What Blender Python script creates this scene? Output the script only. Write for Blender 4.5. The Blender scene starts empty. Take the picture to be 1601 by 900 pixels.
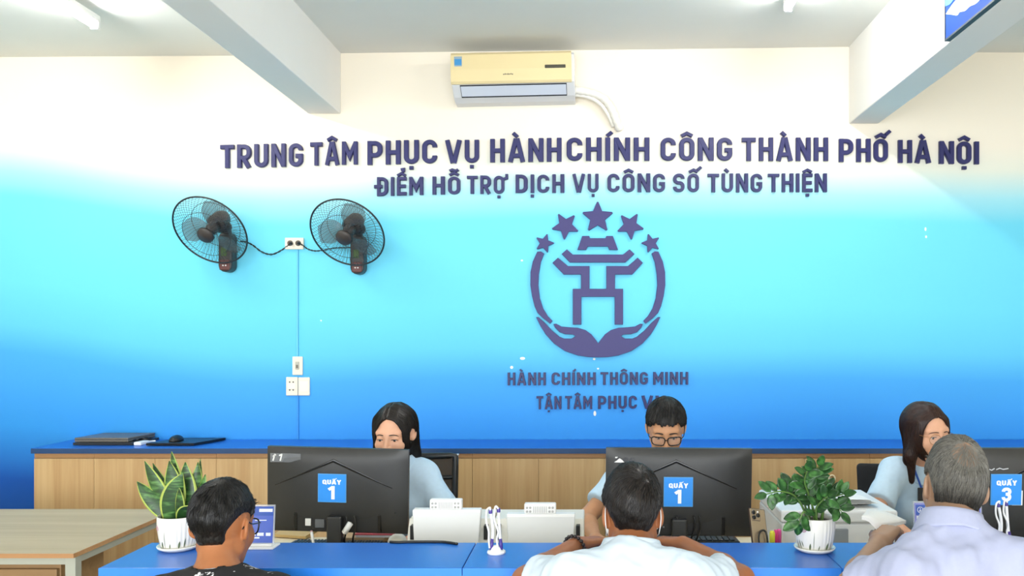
import bpy, bmesh, math, random
import numpy as np
from mathutils import Vector, Matrix, Euler
PI = math.pi
SC = bpy.context.scene
COL = SC.collection
CAM_Z = 1.6
FPX = 1300.0
CX, CY = 925.0, 518.0

# ------------------------------------------------------------------ camera
cam_data = bpy.data.cameras.new('camera')
cam = bpy.data.objects.new('camera', cam_data)
COL.objects.link(cam)
cam.location = (0, 0, CAM_Z)
cam.rotation_euler = (PI / 2, 0, 0)
cam_data.sensor_width = 36.0
cam_data.sensor_fit = 'HORIZONTAL'
cam_data.lens = FPX / 1601.0 * 36.0
cam_data.shift_x = (800.5 - CX) / 1601.0
cam_data.shift_y = (CY - 450.0) / 1601.0
cam_data.clip_start = 0.05
SC.camera = cam

# ------------------------------------------------------------------ light and exposure
SC.view_settings.view_transform = 'Standard'
SC.view_settings.look = 'None'
SC.view_settings.gamma = 1.0
SC.view_settings.use_curve_mapping = False
SC.view_settings.exposure = 0.75
TUBE_POWER = 68.0
world = bpy.data.worlds.new('daylight')
SC.world = world
world.use_nodes = True
bg = world.node_tree.nodes['Background']
bg.inputs[0].default_value = (0.86, 0.93, 1.0, 1)
bg.inputs[1].default_value = 1.0


def area_light(name, loc, rot, sx, sy, power, color):
    d = bpy.data.lights.new(name, 'AREA')
    d.shape = 'RECTANGLE'
    d.size = sx
    d.size_y = sy
    d.energy = power
    d.color = color
    o = bpy.data.objects.new(name, d)
    o.location = loc
    o.rotation_euler = rot
    COL.objects.link(o)
    return o


# daylight through the wide shop-front opening behind the camera
area_light('entrance_daylight', (-0.5, -3.9, 1.75), (PI / 2, 0, 0), 7.5, 2.6, 260.0, (0.93, 0.97, 1.0))


# ------------------------------------------------------------------ helpers
def lin(h):
    h = h.lstrip('#')
    out = []
    for i in (0, 2, 4):
        c = int(h[i:i + 2], 16) / 255.0
        out.append(c / 12.92 if c <= 0.04045 else ((c + 0.055) / 1.055) ** 2.4)
    return tuple(out)


def at(px, py, Y):
    return Vector(((px - CX) * Y / FPX, Y, CAM_Z - (py - CY) * Y / FPX))


MATS = {}


def mat(name, color, rough=0.5, metal=0.0, spec=0.5, noise=0.0, nscale=20.0, bump=0.0, bscale=60.0,
        alpha=1.0, trans=0.0, sss=0.0, sheen=0.0, stretch=None, coat=0.0):
    if name in MATS:
        return MATS[name]
    m = bpy.data.materials.new(name)
    m.use_nodes = True
    nt = m.node_tree
    b = nt.nodes['Principled BSDF']
    c = lin(color) if isinstance(color, str) else color
    b.inputs['Base Color'].default_value = (*c, 1)
    b.inputs['Roughness'].default_value = rough
    b.inputs['Metallic'].default_value = metal
    b.inputs['Specular IOR Level'].default_value = spec
    b.inputs['Alpha'].default_value = alpha
    b.inputs['Transmission Weight'].default_value = trans
    b.inputs['Coat Weight'].default_value = coat
    if sss:
        b.inputs['Subsurface Weight'].default_value = sss
        b.inputs['Subsurface Radius'].default_value = (0.012, 0.005, 0.003)
        b.inputs['Subsurface Scale'].default_value = 0.6
    if sheen:
        b.inputs['Sheen Weight'].default_value = sheen
    if noise or bump:
        tc = nt.nodes.new('ShaderNodeTexCoord')
        mp = nt.nodes.new('ShaderNodeMapping')
        nt.links.new(tc.outputs['Object'], mp.inputs[0])
        if stretch:
            mp.inputs['Scale'].default_value = stretch
    if noise:
        n = nt.nodes.new('ShaderNodeTexNoise')
        n.inputs['Scale'].default_value = nscale
        n.inputs['Detail'].default_value = 4
        nt.links.new(mp.outputs[0], n.inputs['Vector'])
        r = nt.nodes.new('ShaderNodeValToRGB')
        r.color_ramp.elements[0].position = 0.3
        r.color_ramp.elements[1].position = 0.7
        r.color_ramp.elements[0].color = (*[x * (1 - noise) for x in c], 1)
        r.color_ramp.elements[1].color = (*[min(1, x * (1 + noise)) for x in c], 1)
        nt.links.new(n.outputs['Fac'], r.inputs[0])
        nt.links.new(r.outputs[0], b.inputs['Base Color'])
    if bump:
        n2 = nt.nodes.new('ShaderNodeTexNoise')
        n2.inputs['Scale'].default_value = bscale
        n2.inputs['Detail'].default_value = 3
        nt.links.new(mp.outputs[0], n2.inputs['Vector'])
        bp = nt.nodes.new('ShaderNodeBump')
        bp.inputs['Strength'].default_value = bump
        bp.inputs['Distance'].default_value = 0.004
        nt.links.new(n2.outputs['Fac'], bp.inputs['Height'])
        nt.links.new(bp.outputs[0], b.inputs['Normal'])
    MATS[name] = m
    return m


def emit_mat(name, color, strength):
    m = bpy.data.materials.new(name)
    m.use_nodes = True
    b = m.node_tree.nodes['Principled BSDF']
    b.inputs['Base Color'].default_value = (*color, 1)
    b.inputs['Emission Color'].default_value = (*color, 1)
    b.inputs['Emission Strength'].default_value = strength
    return m


def wood_mat(name, c0, c1, c2, axis='Z', scale=1.0, rough=0.45):
    """Wood laminate: grain runs along AXIS (object space)."""
    m = bpy.data.materials.new(name)
    m.use_nodes = True
    nt = m.node_tree
    b = nt.nodes['Principled BSDF']
    b.inputs['Roughness'].default_value = rough
    tc = nt.nodes.new('ShaderNodeTexCoord')
    info = nt.nodes.new('ShaderNodeObjectInfo')
    add = nt.nodes.new('ShaderNodeVectorMath')
    add.operation = 'ADD'
    mul = nt.nodes.new('ShaderNodeVectorMath')
    mul.operation = 'SCALE'
    mul.inputs['Scale'].default_value = 7.0
    comb = nt.nodes.new('ShaderNodeCombineXYZ')
    for k in range(3):
        nt.links.new(info.outputs['Random'], comb.inputs[k])
    nt.links.new(comb.outputs[0], mul.inputs[0])
    nt.links.new(tc.outputs['Object'], add.inputs[0])
    nt.links.new(mul.outputs[0], add.inputs[1])
    mp = nt.nodes.new('ShaderNodeMapping')
    s = {'X': (0.35, 9, 9), 'Y': (9, 0.35, 9), 'Z': (9, 9, 0.35)}[axis]
    mp.inputs['Scale'].default_value = [v * scale for v in s]
    nt.links.new(add.outputs[0], mp.inputs[0])
    n1 = nt.nodes.new('ShaderNodeTexNoise')
    n1.inputs['Scale'].default_value = 1.3
    n1.inputs['Detail'].default_value = 5
    n1.inputs['Distortion'].default_value = 0.6
    nt.links.new(mp.outputs[0], n1.inputs['Vector'])
    n2 = nt.nodes.new('ShaderNodeTexNoise')
    n2.inputs['Scale'].default_value = 9.0
    n2.inputs['Detail'].default_value = 3
    nt.links.new(mp.outputs[0], n2.inputs['Vector'])
    mx = nt.nodes.new('ShaderNodeMath')
    mx.operation = 'MULTIPLY_ADD'
    mx.inputs[1].default_value = 0.3
    nt.links.new(n2.outputs['Fac'], mx.inputs[0])
    m2 = nt.nodes.new('ShaderNodeMath')
    m2.operation = 'MULTIPLY'
    m2.inputs[1].default_value = 0.7
    nt.links.new(n1.outputs['Fac'], m2.inputs[0])
    nt.links.new(m2.outputs[0], mx.inputs[2])
    r = nt.nodes.new('ShaderNodeValToRGB')
    r.color_ramp.elements[0].position = 0.34
    r.color_ramp.elements[0].color = (*lin(c0), 1)
    r.color_ramp.elements[1].position = 0.66
    r.color_ramp.elements[1].color = (*lin(c2), 1)
    e = r.color_ramp.elements.new(0.5)
    e.color = (*lin(c1), 1)
    nt.links.new(mx.outputs[0], r.inputs[0])
    nt.links.new(r.outputs[0], b.inputs['Base Color'])
    return m


class MB:
    """Mesh builder: collects shapes, links them as ONE mesh object."""

    def __init__(self):
        self.v, self.f, self.mi, self.sm = [], [], [], []

    def add(self, vs, fs, mi=0, M=None, smooth=False):
        o = len(self.v)
        if M is not None:
            vs = [M @ Vector(p) for p in vs]
        self.v += [tuple(p) for p in vs]
        self.f += [tuple(i + o for i in f) for f in fs]
        self.mi += [mi] * len(fs)
        self.sm += [smooth] * len(fs)
        return self

    def bm(self, bm, mi=0, M=None, smooth=False):
        bm.verts.index_update()
        self.add([v.co.copy() for v in bm.verts], [[v.index for v in f.verts] for f in bm.faces], mi, M, smooth)
        bm.free()
        return self

    def box(self, lo, hi, bev=0.0, mi=0, M=None, seg=2):
        bm = bmesh.new()
        bmesh.ops.create_cube(bm, size=1.0)
        lo, hi = Vector(lo), Vector(hi)
        for v in bm.verts:
            v.co = Vector([lo[k] + (v.co[k] + 0.5) * (hi[k] - lo[k]) for k in range(3)])
        if bev > 0:
            bmesh.ops.bevel(bm, geom=list(bm.edges), offset=bev, segments=seg, affect='EDGES', profile=0.5)
        return self.bm(bm, mi, M)

    def prism(self, pts, d0, d1, axis='Y', mi=0, M=None, bev=0.0):
        """Extrude a 2D outline (a,b) between d0 and d1 along axis. Y: (x,z); Z: (x,y); X: (y,z)."""
        def P(a, b, d):
            return {'Y': (a, d, b), 'Z': (a, b, d), 'X': (d, a, b)}[axis]
        bm = bmesh.new()
        n = len(pts)
        A = [bm.verts.new(P(a, b, d0)) for a, b in pts]
        B = [bm.verts.new(P(a, b, d1)) for a, b in pts]
        bm.faces.new(A)
        fb = bm.faces.new(B[::-1])
        for i in range(n):
            bm.faces.new((A[i], B[i], B[(i + 1) % n], A[(i + 1) % n]))
        bmesh.ops.recalc_face_normals(bm, faces=list(bm.faces))
        if bev > 0:
            ed = [e for e in bm.edges if all(v in A for v in e.verts) or all(v in B for v in e.verts)]
            bmesh.ops.bevel(bm, geom=ed, offset=bev, segments=2, affect='EDGES', profile=0.5)
        return self.bm(bm, mi, M)

    def lathe(self, prof, n=32, c=(0, 0, 0), mi=0, M=None, smooth=True, cap=True):
        vs, fs = [], []
        k = len(prof)
        for i in range(n):
            a = 2 * PI * i / n
            for r, z in prof:
                vs.append((c[0] + r * math.cos(a), c[1] + r * math.sin(a), c[2] + z))
        for i in range(n):
            j = (i + 1) % n
            for q in range(k - 1):
                fs.append((i * k + q, j * k + q, j * k + q + 1, i * k + q + 1))
        if cap:
            if prof[0][0] > 1e-6:
                fs.append([i * k for i in range(n)][::-1])
            if prof[-1][0] > 1e-6:
                fs.append([i * k + k - 1 for i in range(n)])
        return self.add(vs, fs, mi, M, smooth)

    def tube(self, pts, r, n=8, mi=0, M=None, closed=False, smooth=True, flat=1.0):
        pts = [Vector(p) for p in pts]
        m = len(pts)
        rs = r if isinstance(r, (list, tuple)) else [r] * m
        vs, fs = [], []
        up = None
        for i, p in enumerate(pts):
            if closed:
                t = (pts[(i + 1) % m] - pts[i - 1])
            else:
                t = pts[min(i + 1, m - 1)] - pts[max(i - 1, 0)]
            t.normalize()
            if up is None:
                up = Vector((0, 0, 1)) if abs(t.z) < 0.9 else Vector((1, 0, 0))
            s = t.cross(up)
            if s.length < 1e-6:
                s = t.orthogonal()
            s.normalize()
            up = s.cross(t).normalized()
            for q in range(n):
                a = 2 * PI * q / n
                vs.append(p + (s * math.cos(a) + up * math.sin(a) * flat) * rs[i])
        segs = m if closed else m - 1
        for i in range(segs):
            j = (i + 1) % m
            for q in range(n):
                w = (q + 1) % n
                fs.append((i * n + q, i * n + w, j * n + w, j * n + q))
        if not closed:
            fs.append(tuple(range(n))[::-1])
            fs.append(tuple((m - 1) * n + q for q in range(n)))
        return self.add(vs, fs, mi, M, smooth)

    def ball(self, c, r, n=16, m=10, mi=0, M=None):
        r = r if isinstance(r, (list, tuple)) else (r, r, r)
        vs, fs = [], []
        for i in range(m + 1):
            t = PI * i / m
            for j in range(n):
                a = 2 * PI * j / n
                vs.append((c[0] + r[0] * math.sin(t) * math.cos(a), c[1] + r[1] * math.sin(t) * math.sin(a), c[2] + r[2] * math.cos(t)))
        for i in range(m):
            for j in range(n):
                k = (j + 1) % n
                fs.append((i * n + j, (i + 1) * n + j, (i + 1) * n + k, i * n + k))
        return self.add(vs, fs, mi, M, True)

    def grid(self, P, mi=0, M=None, smooth=True, wrap=False):
        """P: rows of equal-length point lists."""
        R, C = len(P), len(P[0])
        vs = [p for row in P for p in row]
        fs = []
        for i in range(R - 1):
            for j in range(C if wrap else C - 1):
                k = (j + 1) % C
                fs.append((i * C + j, i * C + k, (i + 1) * C + k, (i + 1) * C + j))
        return self.add(vs, fs, mi, M, smooth)

    def build(self, name, mats, parent=None, origin=None, fix=True):
        me = bpy.data.meshes.new(name)
        o = origin if origin is not None else None
        vs = self.v
        base = None
        if parent is not None:
            base = parent.matrix_basis.inverted() if parent.parent is None else (parent.parent.matrix_basis @ parent.matrix_basis).inverted()
        elif o is not None:
            base = Matrix.Translation(-Vector(o))
        if base is not None:
            vs = [tuple(base @ Vector(p)) for p in vs]
        me.from_pydata(vs, [], self.f)
        mats = mats if isinstance(mats, (list, tuple)) else [mats]
        for m in mats:
            me.materials.append(m)
        me.polygons.foreach_set('material_index', self.mi)
        me.polygons.foreach_set('use_smooth', self.sm)
        if fix:
            bm = bmesh.new()
            bm.from_mesh(me)
            bmesh.ops.recalc_face_normals(bm, faces=list(bm.faces))
            bm.to_mesh(me)
            bm.free()
        me.update()
        ob = bpy.data.objects.new(name, me)
        COL.objects.link(ob)
        if parent is not None:
            ob.parent = parent
        elif o is not None:
            ob.location = o
        return ob


def tag(o, label=None, cat=None, group=None, kind=None):
    if label:
        o['label'] = label
    if cat:
        o['category'] = cat
    if group:
        o['group'] = group
    if kind:
        o['kind'] = kind
    return o


def thing(name, label, cat, loc=(0, 0, 0), rot=(0, 0, 0), group=None):
    o = bpy.data.objects.new(name, None)
    o.empty_display_size = 0.05
    COL.objects.link(o)
    o.location = loc
    o.rotation_euler = rot
    o.matrix_basis = Matrix.Translation(Vector(loc)) @ Euler(rot).to_matrix().to_4x4()
    return tag(o, label, cat, group)


def dup(root, loc, label, group=None):
    r = root.copy()
    COL.objects.link(r)
    r.location = loc
    r['label'] = label
    if group:
        r['group'] = group
    for ch in list(root.children):
        c = ch.copy()
        COL.objects.link(c)
        c.parent = r
        for g in list(ch.children):
            d = g.copy()
            COL.objects.link(d)
            d.parent = c
    return r


def arc(cx, cy, r, a0, a1, n=8):
    return [(cx + r * math.cos(math.radians(a0 + (a1 - a0) * i / n)), cy + r * math.sin(math.radians(a0 + (a1 - a0) * i / n))) for i in range(n + 1)]


def smooth_path(pts, n=6):
    """Catmull-Rom through the points."""
    P = [Vector(p) for p in pts]
    out = []
    for i in range(len(P) - 1):
        p0, p1, p2, p3 = P[max(i - 1, 0)], P[i], P[i + 1], P[min(i + 2, len(P) - 1)]
        for k in range(n):
            t = k / n
            out.append(0.5 * ((2 * p1) + (p2 - p0) * t + (2 * p0 - 5 * p1 + 4 * p2 - p3) * t * t + (3 * p1 - p0 - 3 * p2 + p3) * t ** 3))
    out.append(P[-1])
    return out


# ------------------------------------------------------------------ stroke lettering
def glyph(ch, w):
    """Base letter -> (width, polylines of stroke centre lines). Cap height is 1."""
    a = w / 2
    W = 0.58
    L, R, B, T = a, W - a, a, 1 - a
    r = min(0.24, (W - w) / 2)
    M = 0.5
    O = [*arc(R - r, T - r, r, 0, 90), *arc(L + r, T - r, r, 90, 180), *arc(L + r, B + r, r, 180, 270), *arc(R - r, B + r, r, 270, 360), (R, T - r)]
    if ch == 'T':
        W = 0.56
        return W, [[(0, T), (W, T)], [(W / 2, T), (W / 2, 0)]]
    if ch == 'R':
        M = 0.42
        r = 0.2
        return W, [[(L, 0), (L, 1)], [(L, T), *arc(R - r, T - r, r, 90, 0), *arc(R - r, M + r, r, 0, -90), (L, M)], [(W * 0.45, M), (W - a, 0)]]
    if ch == 'P':
        M = 0.4
        r = 0.2
        return W, [[(L, 0), (L, 1)], [(L, T), *arc(R - r, T - r, r, 90, 0), *arc(R - r, M + r, r, 0, -90), (L, M)]]
    if ch == 'U':
        return W, [[(L, 1), *arc(L + r, B + r, r, 180, 270), *arc(R - r, B + r, r, 270, 360), (R, 1)]]
    if ch == 'N':
        W = 0.6
        R = W - a
        return W, [[(L, 0), (L, 1)], [(R, 0), (R, 1)], [(L, 1 - a * 0.4), (R, a * 0.4)]]
    if ch == 'G':
        return W, [[(R, 0.70), *arc(R - r, T - r, r, 0, 90), *arc(L + r, T - r, r, 90, 180), *arc(L + r, B + r, r, 180, 270), *arc(R - r, B + r, r, 270, 360), (R, 0.46), (W * 0.5, 0.46)]]
    if ch == 'C':
        return W, [[(R, 0.68), *arc(R - r, T - r, r, 0, 90), *arc(L + r, T - r, r, 90, 180), *arc(L + r, B + r, r, 180, 270), *arc(R - r, B + r, r, 270, 360), (R, 0.32)]]
    if ch == 'O':
        return W, [O]
    if ch == 'Q':
        return W + 0.03, [O, [(W * 0.55, 0.28), (W + 0.02, -0.03)]]
    if ch == 'H':
        return W, [[(L, 0), (L, 1)], [(R, 0), (R, 1)], [(L, 0.5), (R, 0.5)]]
    if ch == 'A':
        W = 0.66
        return W, [[(a * 0.9, 0), (W / 2 - a * 0.28, 1)], [(W - a * 0.9, 0), (W / 2 + a * 0.28, 1)], [(W * 0.25, 0.27), (W * 0.75, 0.27)]]
    if ch == 'V':
        W = 0.66
        return W, [[(a * 0.9, 1), (W / 2 - a * 0.28, 0)], [(W - a * 0.9, 1), (W / 2 + a * 0.28, 0)]]
    if ch == 'M':
        W = 0.74
        R = W - a
        return W, [[(L, 0), (L, 1)], [(R, 0), (R, 1)], [(L, 1 - a * 0.4), (W / 2, 0.36), (R, 1 - a * 0.4)]]
    if ch == 'I':
        return w, [[(a, 0), (a, 1)]]
    if ch in 'DĐ':
        r = 0.22
        g = [[(L, 0), (L, 1)], [(L, T), *arc(R - r, T - r, r, 90, 0), *arc(R - r, B + r, r, 0, -90), (L, B)]]
        if ch == 'Đ':
            g.append([(-0.13, 0.5), (W * 0.5, 0.5)])
        return W, g
    if ch == 'E':
        W = 0.5
        return W, [[(L, 0), (L, 1)], [(L, T), (W, T)], [(L, 0.5), (W * 0.92, 0.5)], [(L, B), (W, B)]]
    if ch == 'S':
        r = 0.18
        return W, [[(R, 0.72), *arc(R - r, T - r, r, 0, 90), *arc(L + r, T - r, r, 90, 180), *arc(L + r, 0.5 + r, r, 180, 270),
                    *arc(R - r, 0.5 - r, r, 90, 0), *arc(R - r, B + r, r, 0, -90), *arc(L + r, B + r, r, 270, 180), (L, 0.28)]]
    if ch == 'Y':
        W = 0.64
        return W, [[(a * 0.9, 1), (W / 2, 0.45)], [(W - a * 0.9, 1), (W / 2, 0.45)], [(W / 2, 0.47), (W / 2, 0)]]
    if ch == '1':
        W = 0.42
        return W, [[(W - a, 0), (W - a, 1)], [(0.02, 0.72), (W - a, 0.93)]]
    if ch == '3':
        W = 0.66
        R = W - a
        ru, rl = (T - 0.52) / 2, (0.52 - B) / 2
        return W, [[(L, T - ru), *arc(L + ru, T - ru, ru, 180, 90), *arc(R - ru, T - ru, ru, 90, 0), *arc(R - ru, 0.52 + ru, ru, 0, -90), (W * 0.42, 0.52)],
                   [(W * 0.5, 0.52), *arc(R - rl, 0.52 - rl, rl, 90, 0), *arc(R - rl, B + rl, rl, 0, -90), *arc(L + rl, B + rl, rl, 270, 180)]]
    raise ValueError(ch)


DIA = {'Â': ('A', '^'), 'Ấ': ('A', '^/'), 'Ầ': ('A', '^\\'), 'Ậ': ('A', '^.'), 'À': ('A', '\\'), 'Ụ': ('U', '.'), 'Ù': ('U', '\\'), 'Í': ('I', '/'),
       'Ô': ('O', '^'), 'Ố': ('O', '^/'), 'Ộ': ('O', '^.'), 'Ỗ': ('O', '^~'), 'Ợ': ('O', 'h.'), 'Ể': ('E', '^?'), 'Ệ': ('E', '^.'), 'Ị': ('I', '.')}


def letter(ch, w):
    base, marks = DIA.get(ch, (ch, ''))
    W, g = glyph(base, w)
    g = [list(s) for s in g]
    c = W / 2
    hat = '^' in marks
    for m in marks:
        if m == '^':
            g.append([(c - 0.21, 1.07), (c, 1.19), (c + 0.21, 1.07)])
        elif m == '/':
            x, y = (c + 0.22, 1.17) if hat else (c, 1.07)
            g.append([(x - 0.03, y), (x + 0.15, y + 0.17)])
        elif m == '\\':
            x, y = (c - 0.22, 1.17) if hat else (c, 1.07)
            g.append([(x + 0.04, y), (x - 0.13, y + 0.17)])
        elif m == '.':
            g.append([(c - 0.075, -0.17), (c + 0.075, -0.17)])
        elif m == '~':
            g.append([(c - 0.2, 1.30), (c - 0.08, 1.37), (c + 0.08, 1.30), (c + 0.2, 1.38)])
        elif m == '?':
            g.append([(c - 0.03, 1.40), (c + 0.10, 1.42), (c + 0.10, 1.33), (c + 0.02, 1.28)])
        elif m == 'h':
            g.append([(W - w * 0.4, 0.80), (W + 0.12, 0.86), (W + 0.12, 1.08)])
    return W, g


def ribbon(mb, pts, w, fn, d0, d1, ch, mi=0):
    """Thick stroke: pts 2D centre line in glyph units; fn maps (gx, gy, depth) to 3D."""
    P = []
    for p in pts:
        p = Vector((p[0], p[1]))
        if not P or (p - P[-1]).length > 1e-4:
            P.append(p)
    n = len(P)
    closed = (P[0] - P[-1]).length < 1e-3 and n > 3
    if closed:
        P = P[:-1]
        n -= 1
    offs = []
    for i in range(n):
        d1_ = (P[i] - P[i - 1]).normalized() if (i > 0 or closed) else None
        d2_ = (P[(i + 1) % n] - P[i]).normalized() if (i < n - 1 or closed) else None
        if d1_ is None:
            d1_ = d2_
        if d2_ is None:
            d2_ = d1_
        n1 = Vector((-d1_.y, d1_.x))
        n2 = Vector((-d2_.y, d2_.x))
        m = (n1 + n2)
        m = m.normalized() if m.length > 1e-6 else n1
        k = 1.0 / max(0.35, m.dot(n1))
        offs.append(m * k)
    vs, fs = [], []
    h = w / 2
    for i in range(n):
        e = Vector((0, 0))
        for (q, d) in ((-h, d0), (-h, d1 - ch), (-h + ch, d1), (h - ch, d1), (h, d1 - ch), (h, d0)):
            p = P[i] + offs[i] * q + e
            vs.append(fn(p.x, p.y, d))
    for i in range(n if closed else n - 1):
        j = (i + 1) % n
        for q in range(6):
            z = (q + 1) % 6
            fs.append((i * 6 + q, j * 6 + q, j * 6 + z, i * 6 + z))
    if not closed:
        fs.append(tuple(range(6)))
        fs.append(tuple((n - 1) * 6 + q for q in range(6))[::-1])
    mb.add(vs, fs, mi)


def word_meshes(text, w, gap, fn_of, d0, d1, ch):
    """Yield (character, MB) of each letter of TEXT laid from u=0 to u=1 by fn_of(u, v, d)."""
    gl = [letter(c, w) for c in text]
    total = sum(g[0] for g in gl) + gap * (len(gl) - 1)
    x = 0.0
    for c, (W, strokes) in zip(text, gl):
        mb = MB()
        nb = len(glyph(DIA.get(c, (c, ''))[0], w)[1])
        for k, s in enumerate(strokes):                             # strokes that cross never share a plane
            ribbon(mb, s, w if k < nb else min(w, 0.15), lambda gx, gy, d, x=x: fn_of((x + gx) / total, gy, d), d0, d1 + (d1 - d0) * .035 * k, ch)
        yield c, mb
        x += W + gap

# ------------------------------------------------------------------ the room
WY = 5.0
S = WY / FPX
XL, XR, YF = -5.2, 4.2, -4.0


def wz(py):
    return CAM_Z - (py - CY) * S


def wx(px):
    return (px - CX) * S


def wall_paint():
    m = bpy.data.materials.new('graded_wall_paint')
    m.use_nodes = True
    nt = m.node_tree
    b = nt.nodes['Principled BSDF']
    b.inputs['Roughness'].default_value = 0.55
    b.inputs['Specular IOR Level'].default_value = 0.25
    tc = nt.nodes.new('ShaderNodeTexCoord')
    sep = nt.nodes.new('ShaderNodeSeparateXYZ')
    nt.links.new(tc.outputs['Object'], sep.inputs[0])
    # the sprayed bands wander a little along the wall
    mp = nt.nodes.new('ShaderNodeMapping')
    mp.inputs['Scale'].default_value = (0.5, 0.5, 0.25)
    nt.links.new(tc.outputs['Object'], mp.inputs[0])
    nz = nt.nodes.new('ShaderNodeTexNoise')
    nz.inputs['Scale'].default_value = 1.0
    nz.inputs['Detail'].default_value = 1
    nt.links.new(mp.outputs[0], nz.inputs['Vector'])
    wob = nt.nodes.new('ShaderNodeMath')
    wob.operation = 'MULTIPLY_ADD'
    wob.inputs[1].default_value = 0.12
    nt.links.new(nz.outputs['Fac'], wob.inputs[0])
    nt.links.new(sep.outputs['Z'], wob.inputs[2])
    # towards the left end the bands sit higher
    mr = nt.nodes.new('ShaderNodeMapRange')
    mr.interpolation_type = 'SMOOTHSTEP'
    mr.inputs['From Min'].default_value = -3.9
    mr.inputs['From Max'].default_value = -1.9
    mr.inputs['To Min'].default_value = -0.24
    mr.inputs['To Max'].default_value = -0.06
    nt.links.new(sep.outputs['X'], mr.inputs['Value'])
    ad = nt.nodes.new('ShaderNodeMath')
    ad.operation = 'ADD'
    nt.links.new(wob.outputs[0], ad.inputs[0])
    nt.links.new(mr.outputs[0], ad.inputs[1])
    z0, z1 = 0.0, 3.4
    nrm = nt.nodes.new('ShaderNodeMapRange')
    nrm.inputs['From Min'].default_value = z0
    nrm.inputs['From Max'].default_value = z1
    nt.links.new(ad.outputs[0], nrm.inputs['Value'])
    r = nt.nodes.new('ShaderNodeValToRGB')
    stops = [(790, '#0e52ab'), (705, '#2f92e2'), (640, '#3fa0ee'), (592, '#47a8ef'), (548, '#60c6f1'), (480, '#6ad3f4'),
             (345, '#70d7f4'), (305, '#a5e4f2'), (262, '#e8ece0'), (225, '#f4ecdd'), (120, '#f4ebda')]
    el = r.color_ramp.elements
    for i, (py, c) in enumerate(stops):
        p = (wz(py) - z0) / (z1 - z0)
        e = el[i] if i < 2 else el.new(p)
        e.position = p
        e.color = (*lin(c), 1)
    nt.links.new(nrm.outputs[0], r.inputs[0])
    # chips where the paint came off
    prev = r.outputs[0]
    chips = [(817, 560, 4.0, 2.2), (800, 574, 2.4, 2.4), (930, 646, 2.2, 4.0), (929, 561, 2.0, 1.6), (816, 407, 1.8, 1.4),
             (935, 576, 1.6, 1.3), (1447, 358, 1.5, 3), (1448, 370, 1.5, 2.2), (502, 501, 1.2, 1.2)]
    for px, py, ra, rb in chips:
        d = nt.nodes.new('ShaderNodeVectorMath')
        d.operation = 'SUBTRACT'
        nt.links.new(tc.outputs['Object'], d.inputs[0])
        d.inputs[1].default_value = (wx(px), WY, wz(py))
        sc_ = nt.nodes.new('ShaderNodeVectorMath')
        sc_.operation = 'MULTIPLY'
        nt.links.new(d.outputs[0], sc_.inputs[0])
        sc_.inputs[1].default_value = (1 / (ra * S), 0, 1 / (rb * S))
        ln = nt.nodes.new('ShaderNodeVectorMath')
        ln.operation = 'LENGTH'
        nt.links.new(sc_.outputs[0], ln.inputs[0])
        lt = nt.nodes.new('ShaderNodeMath')
        lt.operation = 'LESS_THAN'
        lt.inputs[1].default_value = 1.0
        nt.links.new(ln.outputs['Value'], lt.inputs[0])
        mx = nt.nodes.new('ShaderNodeMix')
        mx.data_type = 'RGBA'
        nt.links.new(lt.outputs[0], mx.inputs['Factor'])
        nt.links.new(prev, mx.inputs['A'])
        mx.inputs['B'].default_value = (*lin('#f4f1e6'), 1)
        prev = mx.outputs['Result']
    nt.links.new(prev, b.inputs['Base Color'])
    # faint plaster unevenness
    n2 = nt.nodes.new('ShaderNodeTexNoise')
    n2.inputs['Scale'].default_value = 3.0
    n2.inputs['Detail'].default_value = 6
    nt.links.new(tc.outputs['Object'], n2.inputs['Vector'])
    bp = nt.nodes.new('ShaderNodeBump')
    bp.inputs['Strength'].default_value = 0.12
    bp.inputs['Distance'].default_value = 0.01
    nt.links.new(n2.outputs['Fac'], bp.inputs['Height'])
    nt.links.new(bp.outputs[0], b.inputs['Normal'])
    return m


M_PAINT = wall_paint()
M_CREAM = mat('cream_plaster', '#efe6d2', 0.7, noise=0.03, nscale=2.0)
M_CEIL = mat('ceiling_plaster', '#e2e2db', 0.8, noise=0.03, nscale=1.2, bump=0.1, bscale=8)
M_BEAM = mat('beam_plaster', '#e6e5e0', 0.75, noise=0.02, nscale=2.0, bump=0.1, bscale=8)


def floor_mat():
    m = bpy.data.materials.new('floor_tiles')
    m.use_nodes = True
    nt = m.node_tree
    b = nt.nodes['Principled BSDF']
    tc = nt.nodes.new('ShaderNodeTexCoord')
    br = nt.nodes.new('ShaderNodeTexBrick')
    br.offset = 0.0
    br.inputs['Scale'].default_value = 1.0
    br.inputs['Brick Width'].default_value = 0.6
    br.inputs['Row Height'].default_value = 0.6
    br.inputs['Mortar Size'].default_value = 0.004
    br.inputs['Color1'].default_value = (*lin('#cfc8ba'), 1)
    br.inputs['Color2'].default_value = (*lin('#c9c2b4'), 1)
    br.inputs['Mortar'].default_value = (*lin('#8d877c'), 1)
    nt.links.new(tc.outputs['Object'], br.inputs['Vector'])
    nt.links.new(br.outputs['Color'], b.inputs['Base Color'])
    b.inputs['Roughness'].default_value = 0.25
    return m


def struct(name, mb, m):
    o = mb.build(name, m)
    o['kind'] = 'structure'
    return o


struct('floor', MB().box((XL - 0.15, YF, -0.12), (XR + 0.15, WY + 0.15, 0)), floor_mat())
struct('wall_back', MB().box((XL - 0.15, WY, 0), (XR + 0.15, WY + 0.15, 3.5)), M_PAINT)
struct('wall_left', MB().box((XL - 0.15, YF, 0), (XL, WY, 3.5)), M_CREAM)
struct('wall_right', MB().box((XR, YF, 0), (XR + 0.15, WY, 3.5)), M_CREAM)
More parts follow.
